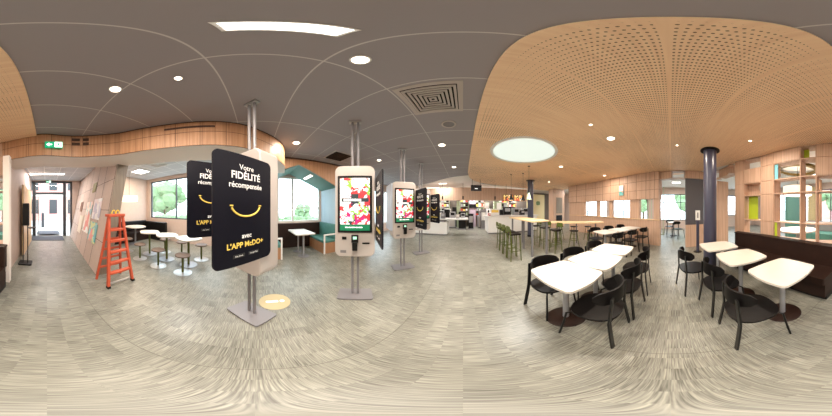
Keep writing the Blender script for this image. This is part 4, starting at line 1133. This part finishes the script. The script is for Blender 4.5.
# wall cabinets on kitchen wall
for i, x in enumerate((-3.4, -2.0, 1.7, 3.4)):
    t = thing('wall_cabinet', '%s wall cabinet high on the kitchen back wall' % ('far left green', 'left steel', 'right green', 'far right steel')[i], 'cabinet', (x, 10.85, 1.45))
    MB().box(-.45, .45, -.15, .145, 0, .5).build('body', ('palegreen', 'steel')[i % 2], t); MB().box(-.43, -.01, -.165, -.15, .02, .48).build('door', 'palegreen', t); MB().box(.01, .43, -.165, -.15, .02, .48).build('door', 'silver', t)
# high area on the far right of the kitchen: tall timber cabinets
t = thing('tall_cabinet', 'tall timber cabinet with dark niche at the right of the kitchen', 'cabinet', (6.75, 7.9, 0))
MB().box(-.55, .55, -.3, .3, 0, 2.95).build('body', 'wallwood', t); MB().box(-.3, .3, -.32, -.3, .4, .95).build('niche', 'black', t); MB().box(-.3, .3, -.32, -.3, 1.1, 2.3).build('upper_niche', 'yellow' if False else 'greywood', t)  # niches are flat plates: black below, grey-brown wood above
tag(MB().box(5.2, 7.0, 9.9, 9.95, .4, 2.7).build('light_painted_panel', mat('cream with yellow light painted in', (.85, .75, .45), .5)), 'cream wall panel with painted yellow light and a green leaf picture right of the dark column', 'panel')  # yellow lighting of the alcove is painted into the cream
tag(MB().xz(rrect(6.1, 6.5, 1.75, 2.1, .12), 9.88, 9.899).build('leaf_picture', 'leaf'), 'green leaf picture on the cream panel', 'picture')

# ================================================================== OUTSIDE
struct(MB().box(-60, 60, -60, 60, -.25, -.12), 'ground', 'pave')
bd = thing('street_building', 'pink rendered building across the street from the entrance', 'building', (0, -17, -.12))
MB().box(-9, 9, -2, 0, 0, 7).build('facade', 'brick', bd)
for x in (-6, -3.2, -.8, 1.6, 4.2):
    MB().box(x-.5, x+.5, 0, .06, .9, 2.7).build('window', 'frame', bd); MB().box(x-.5, x+.5, 0, .06, 3.9, 5.7).build('window', 'frame', bd)
MB().box(-9, 9, 0, .1, 3.1, 3.35).build('band_course', 'stone', bd)
tag(MB().cyl((.35, -11, -.12), (.35, -11, 1.05), .14, .12).cyl((.35, -11, 1.05), (.35, -11, 1.12), .16, .05).build('bollard', 'frame', smooth=True), 'dark grey bollard on the pavement outside the entrance', 'bollard')
def tree(x, y, h, r, label):
    t = thing('tree', label, 'tree', (x, y, -.12), 0, 'trees outside the windows')
    MB().cyl((0, 0, 0), (0, 0, h*.6), .14, .08).build('trunk', 'bark', t)
    c = MB()
    for k in range(26):
        a = random.uniform(0, 2*PI); q = r*random.uniform(.1, .85)
        c.ball((q*math.cos(a), q*math.sin(a), h*.62 + random.uniform(-.45, .55)*r), r*random.uniform(.25, .42), 9, jit=.12)
    c.build('crown', 'leaf', t)
tree(-13.5, -11.0, 4.6, 2.7, 'leafy tree outside the left zone window, left side')
tree(-15.0, -4.6, 4.4, 2.6, 'leafy tree outside the left zone window, right side')
tree(-14.0, 5.0, 2.0, 1.1, 'low leafy tree outside the alcove window')
tree(16.5, 3.5, 4.2, 2.1, 'leafy tree outside the far right windows')
tree(16.0, -2.0, 4.0, 1.8, 'leafy tree seen through the far opening window')
tree(4.5, -13.0, 4.0, 1.7, 'leafy tree outside the side room windows')
hg = MB()
for k in range(40): hg.ball((-9.0 + random.uniform(-.3, .3), -8 + k*.42, .35 + random.uniform(-.1, .15)), .5, 8, jit=.15)
tag(hg.build('hedge', 'leaf'), 'clipped green hedge running outside the left windows', 'hedge', kind='stuff')

# ================================================================== LIGHT, CAMERA
w = bpy.data.worlds.new('World'); sc.world = w; w.use_nodes = True
bg = w.node_tree.nodes['Background']; bg.inputs[0].default_value = (0.80, 0.91, 1.0, 1); bg.inputs[1].default_value = 5.0

cam = bpy.data.cameras.new('Camera'); co = bpy.data.objects.new('Camera', cam); C.objects.link(co)
cam.type = 'PANO'
try: cam.panorama_type = 'EQUIRECTANGULAR'
except Exception: pass
try: cam.cycles.panorama_type = 'EQUIRECTANGULAR'
except Exception: pass
co.location = (0, 0, 1.5); co.rotation_euler = (R(90), 0, R(20.337))
sc.camera = co
sc.view_settings.view_transform = 'Standard'; sc.view_settings.look = 'None'
sc.view_settings.gamma = 1; sc.view_settings.exposure = 0.3
sc.cycles.max_bounces = 8; sc.cycles.diffuse_bounces = 5; sc.cycles.sample_clamp_indirect = 6
sc.cycles.use_denoising = True
